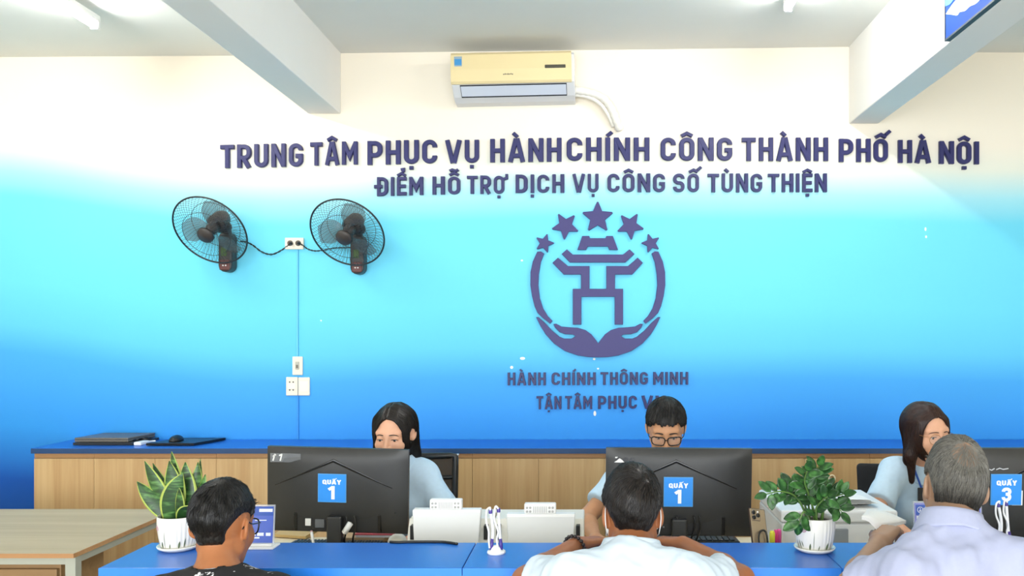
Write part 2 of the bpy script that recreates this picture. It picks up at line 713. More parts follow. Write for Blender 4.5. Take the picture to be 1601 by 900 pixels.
# shop-front behind the camera: piers and a lintel around one wide opening
struct('wall_front', MB().box((XL - 0.15, YF - 0.15, 0), (-4.4, YF, 3.5)).box((3.4, YF - 0.15, 0), (XR + 0.15, YF, 3.5))
       .box((-4.4, YF - 0.15, 3.05), (3.4, YF, 3.5)), M_CREAM)
# beams run from the back wall towards the street; the slab hangs a little differently in each bay
BL0, BL1, BLZ = wx(482), wx(533), wz(178)
BR0, BR1, BRZ = wx(1327), wx(1373), wz(193.5)
struct('trim_1', MB().box((BL0, YF, BLZ), (BL1, WY, 3.5), 0.006), M_BEAM)
struct('trim_2', MB().box((BR0, YF, BRZ), (BR1, WY, 3.5), 0.006), M_BEAM)


def slab(xa, xb, za, zb):
    vs = [(xa, YF, za), (xb, YF, zb), (xb, WY, zb), (xa, WY, za), (xa, YF, 3.6), (xb, YF, 3.6), (xb, WY, 3.6), (xa, WY, 3.6)]
    return MB().add(vs, [(0, 1, 2, 3), (7, 6, 5, 4), (0, 4, 5, 1), (1, 5, 6, 2), (2, 6, 7, 3), (3, 7, 4, 0)])


CZ_L = wz(90)
struct('ceiling', slab(BL1 - 0.1, BR0 + 0.1, wz(83.5), wz(73)), M_CEIL)
struct('ceiling.001', slab(XL, BL0 + 0.1, wz(92), wz(86)), M_CEIL)
struct('ceiling.002', slab(BR1 - 0.1, XR, wz(81), wz(84)), M_CEIL)

# ------------------------------------------------------------------ ceiling tube lamps
M_LAMPBODY = mat('lamp_white', '#e8e8e6', 0.4)
M_TUBE = emit_mat('lit_tube', (1.0, 0.985, 0.95), TUBE_POWER)


def tube_lamp(x, y0, y1, z, label):
    t = thing('tube_lamp', label, 'ceiling lamp', (x, y0, z), group=None)
    MB().box((x - 0.022, y0 + 0.0, z - 0.035), (x + 0.022, y1, z), 0.004).build('housing', M_LAMPBODY, t)
    g = MB()
    g.tube([(x, y0 + 0.02, z - 0.05), (x, y1 - 0.02, z - 0.05)], 0.019, 12)
    g.build('tube', M_TUBE, t)
    e = MB()
    for y in (y0, y1 - 0.022):
        e.box((x - 0.022, y, z - 0.073), (x + 0.022, y + 0.022, z - 0.03), 0.006)
    e.build('end_cap', M_LAMPBODY, t)
    return t


tube_lamp(-2.55, 3.05, 4.28, 3.222, 'lit white tube lamp on the ceiling left of the left beam')
tube_lamp(1.0, 3.02, 4.25, 3.300, 'lit white tube lamp on the ceiling between the two beams')

# ------------------------------------------------------------------ wall lettering
M_NAVY = mat('navy_acrylic', '#2d2e62', 0.4, spec=0.35)


def sign_line(label, words, w=0.185, gap=0.13, depth=0.022):
    x0 = wx(words[0][1])
    t = thing('wall_lettering', label, 'sign lettering', (x0, WY, wz(words[0][4])))
    for text, xa, xb, ta, ba, tb, bb in words:
        def fn(u, v, d, xa=xa, xb=xb, ta=ta, ba=ba, tb=tb, bb=bb):
            px = xa + (xb - xa) * u
            base = ba + (bb - ba) * u
            top = ta + (tb - ta) * u
            py = base + (top - base) * v
            return (wx(px), WY - d, wz(py))
        hp = abs(ba - ta) * S
        for ch, mb in word_meshes(text, w, gap, fn, 0.0, depth, 0.02):
            # chamfer is in glyph units; depth in metres
            mb.build('letter', M_NAVY, t)
    return t


# chamfer depth must be metric: small fixed value handled through ribbon's ch in both axes
_rb = ribbon


def ribbon(mb, pts, w, fn, d0, d1, ch, mi=0):
    _rb(mb, pts, w, lambda x, y, d: fn(x, y, d if d <= d0 + 1e-9 or d >= d1 - 1e-9 else d1 - (d1 - d0) * 0.18), d0, d1, ch, mi)


sign_line('topmost and largest line of raised navy letters across the wall below the air conditioner', [
    ('TRUNG', 346.5, 474.8, 227.4, 263.6, 224.6, 260.8), ('TÂM', 486.6, 560.2, 223.4, 259.6, 221.9, 257.6),
    ('PHỤC', 575.5, 684.1, 221.5, 258.5, 219, 255.7), ('VỤ', 696.7, 749.5, 220, 255.5, 219.5, 255),
    ('HÀNH', 766.8, 878.1, 218.3, 254.5, 216.4, 253), ('CHÍNH', 886, 1015.2, 216, 252, 216, 251.8),
    ('CÔNG', 1032.5, 1144.3, 216, 251.8, 216, 251.8), ('THÀNH', 1159.2, 1293.8, 216, 252.2, 216, 252.2),
    ('PHỐ', 1310.7, 1387, 217.9, 253.7, 217.9, 253.7), ('HÀ', 1403, 1454, 219.8, 255, 220.4, 255.6), ('NỘI', 1467, 1529, 221.5, 256.6, 222.3, 257.4)])
sign_line('second line of raised navy letters on the wall, directly above the emblem stars', [
    ('ĐIỂM', 590, 662.5, 277.6, 307, 277, 305), ('HỖ', 676.3, 720.3, 276.6, 304.5, 276.2, 304.2),
    ('TRỢ', 730.6, 789, 275, 303.3, 275, 303.3), ('DỊCH', 806, 882.5, 273.6, 302, 273, 301.6), ('VỤ', 895, 936, 272.6, 301, 272.4, 301),
    ('CÔNG', 949.5, 1040, 271.8, 300.6, 271.8, 300.6), ('SỐ', 1052, 1093, 271.6, 300.6, 271.6, 300.6),
    ('TÙNG', 1106, 1191.5, 271.8, 300.8, 271.8, 300.8), ('THIỆN', 1200, 1292, 271.8, 300.6, 271.8, 300.6)], depth=0.02)
sign_line('short line of small navy letters on the wall just below the round emblem', [
    ('HÀNH', 793.6, 853.6, 582, 602, 581.8, 601.8), ('CHÍNH', 862.4, 931.6, 581.8, 601.6, 581.6, 601.4),
    ('THÔNG', 938.8, 1013, 581.4, 601.2, 581.2, 601), ('MINH', 1021, 1076, 581.2, 601, 581, 600.8)], w=0.19, depth=0.014)
sign_line('lowest line of small navy letters, partly behind the hair of the clerk in glasses', [
    ('TẬN', 838.8, 878, 618.8, 639.2, 618.8, 639.2), ('TÂM', 883.6, 926, 618.6, 639, 618.6, 639),
    ('PHỤC', 934.8, 996, 618.4, 638.8, 618.2, 638.6), ('VỤ', 1002.8, 1041, 618.2, 638.6, 618, 638.4)], w=0.19, depth=0.014)

# ------------------------------------------------------------------ round emblem
ek = 240.0 / 831.0
M_PLUM = mat('plum_acrylic', '#39356f', 0.45, spec=0.35)
emb = thing('wall_emblem', 'large plum emblem of five stars, temple gate and cupped hands on the blue wall', 'emblem', (wx(934), WY, wz(440)))


def epx(x, y):
    return (wx(820 + x * ek), wz(310 + y * ek))


def eshape(name, pts, d=0.02):
    return MB().prism([epx(x, y) for x, y in pts], WY, WY - d, 'Y', bev=0.0018).build(name, M_PLUM, emb)


def star(cx, cy, R, rot):
    pts = []
    for k in range(5):
        for j in (-0.13, 0.13):
            a = math.radians(rot + 72 * k) + j * 0.35
            pts.append((cx + R * math.sin(a), cy - R * math.cos(a)))
        a = math.radians(rot + 72 * k + 36)
        pts.append((cx + R * 0.5 * math.sin(a), cy - R * 0.5 * math.cos(a)))
    return pts


eshape('star', star(396, 105, 84, 0))
eshape('star', star(222, 150, 73, -31))
eshape('star', star(572, 150, 73, 31))
eshape('star', star(109, 244, 51, 17))
eshape('star', star(684, 244, 51, -17))
eshape('roof_ridge', [(313, 205), (350, 205), (355, 217), (438, 217), (443, 205), (478, 205), (506, 280), (458, 280), (452, 262), (342, 262), (334, 280), (287, 280)])
eshape('roof', [(230, 277), (262, 305), (533, 305), (568, 277), (594, 302), (545, 348), (246, 348), (202, 302)])
eshape('gate', [(182, 322), (236, 367), (352, 367), (352, 490), (443, 490), (443, 367), (560, 367), (612, 322), (640, 350), (582, 413), (490, 413), (490, 490),
                (533, 490), (533, 683), (488, 683), (488, 533), (308, 533), (308, 683), (262, 683), (262, 490), (306, 490), (306, 413), (213, 413), (152, 350)])
AL = [(70, 290), (90, 288), (107, 300), (90, 345), (79, 410), (76, 470), (84, 540), (102, 596), (127, 637), (152, 663), (140, 678), (100, 648), (72, 620), (56, 585), (42, 530), (33, 470), (34, 400), (46, 343)]
eshape('ring_arc', AL)
eshape('ring_arc', [(794 - x, y) for x, y in AL])
HL = [(64, 642), (76, 642), (110, 672), (150, 715), (190, 748), (215, 758), (255, 758), (276, 745), (262, 737), (222, 735), (190, 724), (166, 699), (158, 680), (172, 678), (200, 693),
      (240, 697), (290, 700), (330, 712), (362, 735), (386, 765), (399, 783)]
HB = [(399, 860), (345, 858), (290, 850), (220, 826), (160, 785), (115, 735), (85, 687)]
eshape('cupped_hands', HL + [(798 - x, y) for x, y in HL[::-1][1:]] + [(798 - x, y) for x, y in HB[::-1][:-1]] + HB)

# ------------------------------------------------------------------ board on the right beam
M_BLUEBOARD = mat('board_blue', '#06409c', 0.6, spec=.2)
M_BOARDWHITE = mat('board_white', '#f2f4f6', 0.4)
M_BOARDSKY = mat('board_sky', '#4a9ad8', 0.5)
M_DARK = mat('dark_edge', '#22303c', 0.5)
# the beam's left face is X = BR0; board lower edge follows the beam, lower far corner at pixel (1480, 63)
bx = BR0
yb = FPX * (bx - 0.02) / (1479 - CX)
zb = CAM_Z - (62 - CY) * yb / FPX
brd = thing('hanging_board', 'blue and white board fixed to the left face of the right beam', 'sign board', (bx, yb, zb))
MB().box((bx - 0.022, yb - 1.8, zb), (bx - 0.002, yb, zb + 0.45), 0.002).build('board', M_BLUEBOARD, brd)
MB().box((bx - 0.024, yb - 1.8, zb - 0.006), (bx, yb + 0.004, zb + 0.002)).box((bx - 0.024, yb, zb - 0.006), (bx, yb + 0.006, zb + 0.45)).build('frame', M_DARK, brd)


def bpt(px, py):
    y = FPX * (bx - 0.024) / (px - CX)
    return (y, CAM_Z - (py - CY) * y / FPX)


wv = [(1478.5, 22), (1488, 23), (1496, 24), (1500, 19), (1508, 17), (1516, 10), (1527, 4), (1540, -14), (1520, -22), (1500, -6), (1488, 8)]
wv = [(p.x, p.y) for p in smooth_path([Vector((x, y, 0)) for x, y in wv + wv[:1]], 5)[:-1]]
MB().prism([bpt(*p) for p in wv], bx - 0.0235, bx - 0.0215, 'X').build('white_swoosh', M_BOARDWHITE, brd)
wv2 = [(1478, 10), (1485, 7), (1493, -3), (1500, -18), (1486, -24), (1477.5, -10)]
MB().prism([bpt(*p) for p in wv2], bx - 0.0245, bx - 0.0215, 'X').build('sky_disc', M_BOARDSKY, brd)

# ------------------------------------------------------------------ air conditioner
M_ACP = mat('ac_panel_yellowed', '#e4d2a2', 0.3, spec=0.5)
M_ACW = mat('ac_white', '#d9dadb', 0.35)
M_ACL = mat('ac_louver', '#cfd6e2', 0.3)
M_BLACK = mat('black_plastic', '#161616', 0.4)
M_SMOKE = mat('smoky_window', '#4c4a40', 0.15)
M_STICK = mat('sticker_blue', '#3f8fc9', 0.4)
M_WHITE = mat('white_plastic', '#eeeeec', 0.35)
acx0, acx1 = wx(707) * 4.82 / 5, wx(899) * 4.82 / 5
acz = 2.955
ac = thing('air_conditioner', 'yellowed split air conditioner high on the wall above the lettering', 'air conditioner', ((acx0 + acx1) / 2, WY, acz), (0, -0.022, 0))
aM = Matrix.Translation(((acx0 + acx1) / 2, WY, acz)) @ Euler((0, -0.022, 0)).to_matrix().to_4x4()
hw = (acx1 - acx0) / 2
AH = 0.262
body = [(0, AH - .004), (-.17, AH - .004), (-.185, AH - .02), (-.19, .085), (-.165, .06), (-.12, .022), (-.07, .003), (0, 0)]
MB().prism([(d, z) for d, z in body], -hw, hw, 'X', M=aM, bev=0.004).build('body', M_ACW, ac)
fp = [(-.182, AH + .002), (-.198, AH - .014), (-.207, .16), (-.205, .092), (-.195, .080), (-.184, .080), (-.184, AH - .01)]
MB().prism(fp, -hw - .002, hw - .016, 'X', M=aM, bev=0.002).build('front_panel', M_ACP, ac)
lv = [(-.178, .074), (-.182, .070), (-.130, .026), (-.124, .028)]
MB().prism(lv, -hw + .05, hw - .05, 'X', M=aM).build('louver', M_ACL, ac)
MB().prism([(-.1855, .0765), (-.187, .076), (-.121, .0215), (-.119, .023)], -hw + .047, hw - .047, 'X', M=aM).build('outlet_gap', M_BLACK, ac)
MB().box((hw - .17, -.2095, .158), (hw - .05, -.204, .178), .003, M=aM).build('display_window', M_SMOKE, ac)
st = MB().box((-hw + .02, -.205, .17), (-hw + .064, -.2015, .237), 0.001, mi=0, M=aM)
st.box((-hw + .022, -.2056, .187), (-hw + .062, -.2040, .222), 0, mi=1, M=aM)
st.build('energy_sticker', [mat('sticker_pale', '#8fa6b8', .4), M_STICK], ac)
lg = MB()
for k in range(7):
    lg.box((-.055 + k * .0085, -.2085, .125 + (k % 3) * .001), (-.049 + k * .0085, -.206, .131 + (k % 2) * .002), 0, M=aM)
lg.build('logo', mat('logo_grey', '#6a6658', .4), ac)

pipe = MB()
pp = smooth_path([at(x, y, Y) for x, y, Y in [(898.5, 141, 4.93), (914, 143, 4.93), (930, 147, 4.94), (946, 156, 4.95), (957, 172, 4.955), (963, 188, 4.96), (969, 203, 4.985)]], 6)
pipe.tube(pp, [.024 + .0025 * math.sin(i * 1.9) for i in range(len(pp))], 12)
pb = smooth_path([at(x, y, Y) for x, y, Y in [(898.5, 148, 4.94), (918, 151, 4.94), (938, 162, 4.95), (951, 180, 4.96), (959, 198, 4.98)]], 5)
pipe.tube(pb, .012, 8)
tag(pipe.build('wrapped_pipe', mat('white_tape', '#e9e6dc', .6, bump=.5, bscale=60), origin=pp[0]),
    'white tape wrapped pipe drooping from the air conditioner into the wall', 'pipe')

# ------------------------------------------------------------------ wall fans
M_FAN = mat('fan_dark_plastic', '#35302e', 0.45)
M_WIRE = mat('fan_wire', '#20262c', 0.35)
M_BLADE = mat('smoky_blade', '#63625f', 0.2, alpha=0.6)
M_FANRED = mat('fan_panel_red', '#5c3230', 0.5)
M_FANGRN = mat('fan_sticker_green', '#3d5a20', 0.5)
FN = Vector((-.122, -.793, -.596)).normalized()


def make_fan(label):
    ox, oz = wx(361), wz(402)
    t = thing('wall_fan', label, 'wall fan', (ox, WY, oz), group='wall fans')
    b = MB()
    zb_, zt = wz(427) + .012, wz(372)
    out = []
    hw_ = .041
    for k in range(9):
        a = PI + PI * k / 8
        out.append((ox + hw_ * math.cos(a), zb_ + .03 + .04 * math.sin(a)))
    out += [(ox + hw_, zt), (ox + .028, zt + .02), (ox - .03, zt + .02), (ox - hw_, zt)]
    b.prism(out, WY, WY - .085, 'Y', bev=.012)
    b.build('wall_bracket', M_FAN, t)
    p = MB().box((ox - .030, WY - .0885, zb_ + .002), (ox + .030, WY - .083, zb_ + .062), .004)
    pn = p.build('control_panel', M_FANRED, t)
    for k in range(5):
        MB().lathe([(.0001, 0), (.0045, 0), (.0045, .003), (.0001, .0035)], 10,
                   M=Matrix.Translation((ox - .016 + .016 * (k % 3) + (.008 if k > 2 else 0), WY - .0885, zb_ + (.045 if k < 3 else .028))) @ Matrix.Rotation(PI / 2, 4, 'X')).build('button', M_WHITE, pn)
    MB().box((ox - .022, WY - .0872, zb_ + .085), (ox + .012, WY - .084, zb_ + .135), .002).build('sticker', M_FANGRN, t)
    C = at(328.4, 360.4, 4.73)
    mo = C - FN * .12
    arm = smooth_path([Vector((ox, WY - .05, zt + .005)), Vector((ox - .005, WY - .06, zt + .05)), mo + Vector((.03, .015, -.035)), mo], 6)
    MB().tube(arm, .030, 12).build('neck', M_FAN, t)
    q = FN.to_track_quat('Z', 'Y').to_matrix().to_4x4()
    A = Matrix.Translation(C) @ q                                  # +Z runs out of the front of the fan
    m = MB()
    m.lathe([(.0001, -.185), (.03, -.18), (.048, -.15), (.053, -.11), (.053, -.075), (.045, -.065), (.0001, -.065)], 24, M=A)
    m.build('motor_housing', M_FAN, t)
    R = .2145

    def cage(z_of, r0, n, nm):
        c = MB()
        for k in range(n):
            a = 2 * PI * k / n
            pts = []
            for i in range(6):
                u = i / 5
                rr = r0 + (R - r0) * u
                sw = .35 * (1 - u) if nm == 'front_guard' else -.2 * (1 - u)
                pts.append(A @ Vector((rr * math.cos(a + sw), rr * math.sin(a + sw), z_of(u))))
            c.tube(pts, .0009, 4)
        for u in (0.0, .55):
            rr = r0 + (R - r0) * u
            c.tube([A @ Vector((rr * math.cos(2 * PI * i / 48), rr * math.sin(2 * PI * i / 48), z_of(u))) for i in range(48)], .0016, 5, closed=True)
        c.build(nm, M_WIRE, t)
    cage(lambda u: .055 * (1 - u ** 2.5), .045, 60, 'front_guard')
    cage(lambda u: -.075 * (1 - u ** 4), .055, 60, 'rear_guard')
    MB().tube([A @ Vector((R * math.cos(2 * PI * i / 64), R * math.sin(2 * PI * i / 64), 0)) for i in range(64)], .0050, 8, closed=True).build('guard_ring', M_WIRE, t)
    MB().lathe([(.047, .046), (.047, .058), (.04, .066), (.0001, .070)], 24, M=A).build('guard_badge', M_FAN, t)
    MB().lathe([(.0001, -.062), (.032, -.06), (.034, -.02), (.028, .012), (.012, .024), (.0001, .026)], 20, M=A).build('hub', M_FAN, t)
    for k in range(3):
        bl = MB()
        a0 = 2 * PI * k / 3 + .9
        rows = []
        for i in range(9):
            u = i / 8
            r = .03 + .16 * u
            half = .24 + .42 * math.sin(PI * min(1, u * 1.05) ** .8) * (.9 if u < .9 else .6)
            row = []
            for j in range(7):
                v = j / 6 * 2 - 1
                th = a0 + v * half + .25 * u
                row.append((r * math.cos(th), r * math.sin(th), -.022 + .028 * v * (1 - .35 * u)))
            rows.append(row)
        bl.grid([[A @ Vector(p) for p in r_] for r_ in rows])
        bl.build('blade', M_BLADE, t, fix=False)
    return t


fan1 = make_fan('left of the two dark wall fans, tilted down on the blue wall')
cords = [([(376, 377, 4.93), (384, 378, 4.97), (395, 383, 4.985), (410, 394, 4.985), (425, 397.5, 4.985), (440, 391, 4.985), (451, 383, 4.98), (455.5, 380.5, 4.972)], .0042),
         ([(468, 380.5, 4.972), (473, 383, 4.98), (481, 389, 4.985), (492, 392, 4.985), (505, 391, 4.985), (520, 388, 4.985), (538, 387, 4.985), (556, 387, 4.96)], .0036)]


def add_cord(fan, k):
    pts, r = cords[k]
    path = smooth_path([at(*p) for p in pts], 8)
    mb = MB()
    for ph in (0, PI):                                              # a twisted pair
        mb.tube([p + Vector((0, .6 * r * math.sin(i * .9 + ph), .8 * r * math.cos(i * .9 + ph))) for i, p in enumerate(path)], r * .62, 6)
    c = mb.build('power_cord', M_BLACK, fan)
    end = path[-1] if k == 0 else path[0]
    MB().lathe([(.0001, 0), (.009, 0), (.011, .01), (.008, .026), (.004, .03), (.0001, .03)], 12, M=Matrix.Translation((end.x, 4.977, end.z)) @ Matrix.Rotation(PI / 2, 4, 'X')).build('plug', M_BLACK, c)


fan2 = dup(fan1, fan1.location + Vector((wx(564) - wx(361), 0, wz(405.5) - wz(402))), 'right of the two dark wall fans, nearest the lettering', 'wall fans')
add_cord(fan1, 0)
add_cord(fan2, 1)

# ------------------------------------------------------------------ sockets and switches
M_PLATE = mat('cream_plate', '#e9e2d0', 0.35)


def plate(name, label, cat, x0, x1, y0, y1, d=.014):
    t = thing(name, label, cat, (wx((x0 + x1) / 2), WY, wz((y0 + y1) / 2)))
    MB().box((wx(x0), WY - d, wz(y1)), (wx(x1), WY, wz(y0)), .004).build('plate', M_PLATE, t)
    return t


t = plate('wall_outlet', 'cream double outlet between the two wall fans with both plugs in', 'outlet', 447, 476, 372, 390, .02)
for px in (455.5, 468):
    MB().lathe([(.0001, 0), (.017, 0), (.017, .002), (.013, .003), (.0001, .003)], 20, M=Matrix.Translation((wx(px), WY - .0195, wz(380.5))) @ Matrix.Rotation(PI / 2, 4, 'X')).build('socket', mat('socket_dark', '#5f574a', .5), t)
t = plate('wall_switch', 'small cream switch plate on the cable run, above the two square plates', 'switch', 458, 474, 557, 586, .012)
MB().box((wx(463), WY - .017, wz(577)), (wx(469), WY - .011, wz(565)), .002).build('rocker', mat('rocker_grey', '#b9b6a8', .4), t)
MB().box((wx(464.3), WY - .019, wz(575)), (wx(467.7), WY - .016, wz(570)), .001).build('toggle', mat('toggle_dark', '#6b675c', .4), t)
t = plate('wall_outlet', 'left square cream plate with socket holes above the cabinet worktop', 'outlet', 448, 466.3, 589, 618, .011)
MB().box((wx(451), WY - .0135, wz(608)), (wx(463), WY - .010, wz(598)), .001).build('socket_cover', mat('plate_inset', '#efe9da', .3), t)
for px, py in ((454, 597), (459.5, 597), (454, 609), (459.5, 609)):
    MB().box((wx(px) - .0035, WY - .0122, wz(py) - .005), (wx(px) + .0035, WY - .0105, wz(py) + .005)).build('socket_hole', mat('hole_dark', '#4d4a44', .6), t)
t = plate('blank_plate', 'right square cream blank plate beside the socket plate', 'wall plate', 467, 485, 589.5, 618, .011)
MB().box((wx(469), WY - .0125, wz(612)), (wx(483), WY - .010, wz(595)), .001).build('cover', MATS['plate_inset'], t)
M_TRUNK = mat('trunking_blue', '#62c2ea', .45)
tr = thing('cable_trunking', 'thin blue painted cable trunking running down the wall from the double outlet', 'cable trunking', (wx(465), WY, wz(690)))
MB().box((wx(464.4), WY - .010, wz(557)), (wx(467), WY, wz(389.5)), .002).build('upper_run', M_TRUNK, tr)
MB().box((wx(465.4), WY - .010, wz(686)), (wx(467.6), WY, wz(618)), .002).build('lower_run', mat('trunking_deep', '#2f93e0', .45), tr)

# ------------------------------------------------------------------ back cabinets
M_OAK = wood_mat('oak_front', '#b89363', '#c4a171', '#cfb07f', 'Z', 1.0)
M_OAKD = wood_mat('oak_edge', '#9c6f45', '#aa7d50', '#b88a5a', 'X', 1.0)
M_BLUE = mat('blue_laminate', '#2369c8', 0.32, spec=0.5, noise=.04, nscale=2)
M_BLUE_EDGE = mat('blue_edge_band', '#2a7fe6', 0.35)
M_NAVYEDGE = mat('worktop_dark_edge', '#15406f', 0.4)
M_DARKGAP = mat('cabinet_inside', '#3a2c1e', 0.8)
CBY, CBZ = 4.63, 0.952


def cx_(px):
    return (px - CX) * CBY / FPX


bounds = [53, 147, 338, 540, 738.5, 945, 1153, 1360, 1560, 1760, 1960]
halves = {147: 242, 338: 440, 540: 640, 738.5: 842, 945: 1049, 1153: 1257.5, 1360: 1460, 1560: 1660, 1760: 1860}
where = ['leftmost, narrow single-door', 'second from the left, behind the snake plant', 'behind the left black monitor', 'behind the woman clerk in the mesh chair',
         'in the open between the two black monitors', 'behind the right black monitor', 'behind the glossy leaved potted plant', 'behind the woman clerk with the lanyard',
         'far right, behind the third monitor', 'at the right end of the row']
for i in range(len(bounds) - 1):
    a, b = cx_(bounds[i]), cx_(bounds[i + 1])
    if i >= 9:
        break
    t = thing('low_cabinet', f'oak low wall cabinet, {where[i]}', 'cabinet', ((a + b) / 2, CBY + .2, 0), group='oak cabinets along the wall')
    MB().box((a, CBY + .02, .08), (b, WY - .005, CBZ - .03)).build('body', M_OAK, t)
    MB().box((a, CBY + .06, 0), (b, WY - .005, .08)).build('plinth', M_DARKGAP, t)
    MB().box((a + .0005, CBY + .004, CBZ - .056), (b - .0005, CBY + .022, CBZ - .03)).build('top_rail', M_OAKD, t)
    mid = halves.get(bounds[i])
    spans = [(a, b)] if mid is None else [(a, cx_(mid)), (cx_(mid), b)]
    for k, (p, q) in enumerate(spans):
        d = MB().box((p + .0008, CBY, .085), (q - .0008, CBY + .0185, CBZ - .059), .001).build('door', M_OAK, t)
        if i == 6 and k == 0 or i == 5 and k == 1:
            pass
    if i == 6:
        c0 = at(1301, 748, CBY - .012)
        MB().tube([c0 + Vector((.017 * math.cos(2 * PI * j / 20), .004, .019 * math.sin(2 * PI * j / 20))) for j in range(20)], .0045, 8, closed=True).build('ring_pull', mat('ring_pale', '#efe3c6', .3), t)
wt = thing('worktop', 'long blue worktop lying along the oak wall cabinets', 'worktop', (0, CBY + .18, CBZ))
MB().box((cx_(53) - .008, CBY - .012, CBZ - .03), (cx_(1760), WY - .001, CBZ), .002).build('top', M_BLUE, wt)
MB().box((cx_(53) - .0085, CBY - .0135, CBZ - .0295), (cx_(1760), CBY - .011, CBZ - .0015), .0005).build('edge_band', M_NAVYEDGE, wt)

# things on the worktop
M_LAPG = mat('laptop_taupe', '#6d6860', 0.4, metal=.2)
M_LAPD = mat('laptop_dark', '#2c2f33', 0.4)
M_LAPB = mat('laptop_black', '#14181d', 0.35)


def laptop(label, x0, x1, y0, y1, z, h, m, slant=0.0, ports=True):
    t = thing('closed_laptop', label, 'laptop', ((x0 + x1) / 2, (y0 + y1) / 2, z))

    def q(x, y, zz):
        return (x + slant * (y - y0) / (y1 - y0), y, zz)
    for nm, a, b in (('base', z + .002, z + h * .55), ('lid', z + h * .58, z + h)):
        mb = MB().box((x0, y0, a), (x1, y1, b), .003)
        mb.v = [q(*p) for p in mb.v]
        mb.build(nm, m, t)
    ft = MB().box((x0 + .02, y0 + .02, z), (x1 - .02, y1 - .02, z + .003))
    ft.v = [q(*p) for p in ft.v]
    ft.build('underside', M_BLACK, t)
    if ports:
        for k in range(3):
            mb = MB().box((x1 - .002, y0 + .04 + .05 * k, z + h * .12), (x1 + .0012, y0 + .07 + .05 * k, z + h * .42), .0005)
            mb.v = [q(*p) for p in mb.v]
            mb.build('port', M_BLACK, t)
    return t


lx0 = at(116, 694, 4.74)
lx1 = at(209, 694, 4.74)
laptop('lower dark closed laptop under the taupe one on the blue worktop', lx0.x, lx1.x, 4.725, 4.965, CBZ, .017, M_LAPD, .03)
laptop('upper taupe closed laptop on top of the dark one on the blue worktop', lx0.x + .004, lx1.x - .03, 4.735, 4.975, CBZ + .017, .026, M_LAPG, .03)
lb0, lb1 = at(230, 694, 4.72).x, at(305, 694, 4.72).x
laptop('thin black closed laptop lying under the mouse on the blue worktop', lb0, lb1, 4.705, 4.95, CBZ, .017, M_LAPB, .075, False)
mo_ = thing('computer_mouse', 'black mouse lying on the thin black laptop', 'computer mouse', (at(273, 690, 4.78).x, 4.80, CBZ + .017))
mp_ = mo_.location
mb = MB().ball((mp_.x, mp_.y, mp_.z + .004), (.035, .055, .030), 20, 12)
mb.v = [(x, y, max(z, mp_.z)) for x, y, z in mb.v]
mb.build('shell', M_BLACK, mo_)
MB().box((mp_.x - .004, mp_.y - .045, mp_.z + .018), (mp_.x + .004, mp_.y - .025, mp_.z + .029), .002).build('wheel', M_LAPD, mo_)
ad = thing('power_adapter', 'white adapter lying between the two laptops on the worktop', 'adapter', (at(222, 690, 4.76).x, 4.76, CBZ))
pa, pc = at(214, 692.5, 4.72), at(238, 684, 4.86)
dv = (Vector((pc.x, pc.y, 0)) - Vector((pa.x, pa.y, 0)))
aM2 = Matrix.Translation((pa.x, pa.y, CBZ)) @ Matrix.Rotation(math.atan2(dv.y, dv.x), 4, 'Z')
MB().box((0, -.022, 0), (.09, .022, .02), .006, M=aM2).build('case', M_WHITE, ad)
MB().tube(smooth_path([aM2 @ Vector(p) for p in [(.09, 0, .01), (.13, .005, .006), (.155, -.01, .006)]], 4), .007, 8).build('plug', M_WHITE, ad)
cb = thing('coiled_cable', 'black coiled cable beside the stacked laptops', 'cable', (at(205, 690, 4.83).x, 4.86, CBZ))
co = cb.location
MB().tube([Vector((co.x + .055 + (.034 + .004 * math.sin(3 * a)) * math.cos(a), co.y + .03 * math.sin(a) + .02, CBZ + .006 + .012 * a / 12)) for a in [i * .35 for i in range(54)]], .0045, 6).build('loop', M_BLACK, cb)

# ------------------------------------------------------------------ wooden table at the left
M_TABLE = wood_mat('table_greyed_oak', '#ab9670', '#b7a27b', '#c2ae88', 'X', .6, .5)
M_TEDGE = wood_mat('table_edge', '#a97b50', '#b6885b', '#c09468', 'X', 1)
M_STEEL = mat('grey_painted_steel', '#a7a99c', 0.45)
M_PANEL = wood_mat('brown_panel', '#8a6a45', '#97764e', '#a38158', 'X', .8)
TX0, TX1, TY0, TY1, TZ = -3.75, -1.985, 3.185, 3.985, .75
tb = thing('office_table', 'long grey-oak table with steel legs standing at the left', 'table', ((TX0 + TX1) / 2, (TY0 + TY1) / 2, 0))
MB().box((TX0, TY0, TZ - .017), (TX1, TY1, TZ), .001).build('table_top', M_TABLE, tb)
e = MB().box((TX0 - .0015, TY0 - .0015, TZ - .0175), (TX1 + .0015, TY0, TZ - .0005)).box((TX1, TY0, TZ - .0175), (TX1 + .0015, TY1, TZ - .0005))
e.build('edge_band', M_TEDGE, tb)
for lx in (TX0 + .03, TX1 - .045):
    for ly in (TY0 + .02, TY1 - .06):
        MB().box((lx, ly, 0), (lx + .04, ly + .04, TZ - .017), .002).build('leg', M_STEEL, tb)
MB().box((TX0 + .07, TY0 + .024, TZ - .049), (TX1 - .045, TY0 + .05, TZ - .017), .001).build('apron_rail', M_STEEL, tb)
MB().box((TX0 + .07, TY1 - .05, TZ - .049), (TX1 - .045, TY1 - .024, TZ - .017), .001).build('apron_rail', M_STEEL, tb)
MB().box((TX1 - .04, TY0 + .06, TZ - .049), (TX1 - .012, TY1 - .06, TZ - .017), .001).build('apron_rail', M_STEEL, tb)
MB().box((TX0 + .07, TY0 + .42, .2), (TX1 - .30, TY0 + .44, TZ - .05), .001).build('modesty_panel', M_PANEL, tb)
pd = thing('drawer_pedestal', 'brown drawer pedestal standing under the table at the left', 'drawer unit', (-2.25, 3.42, 0))
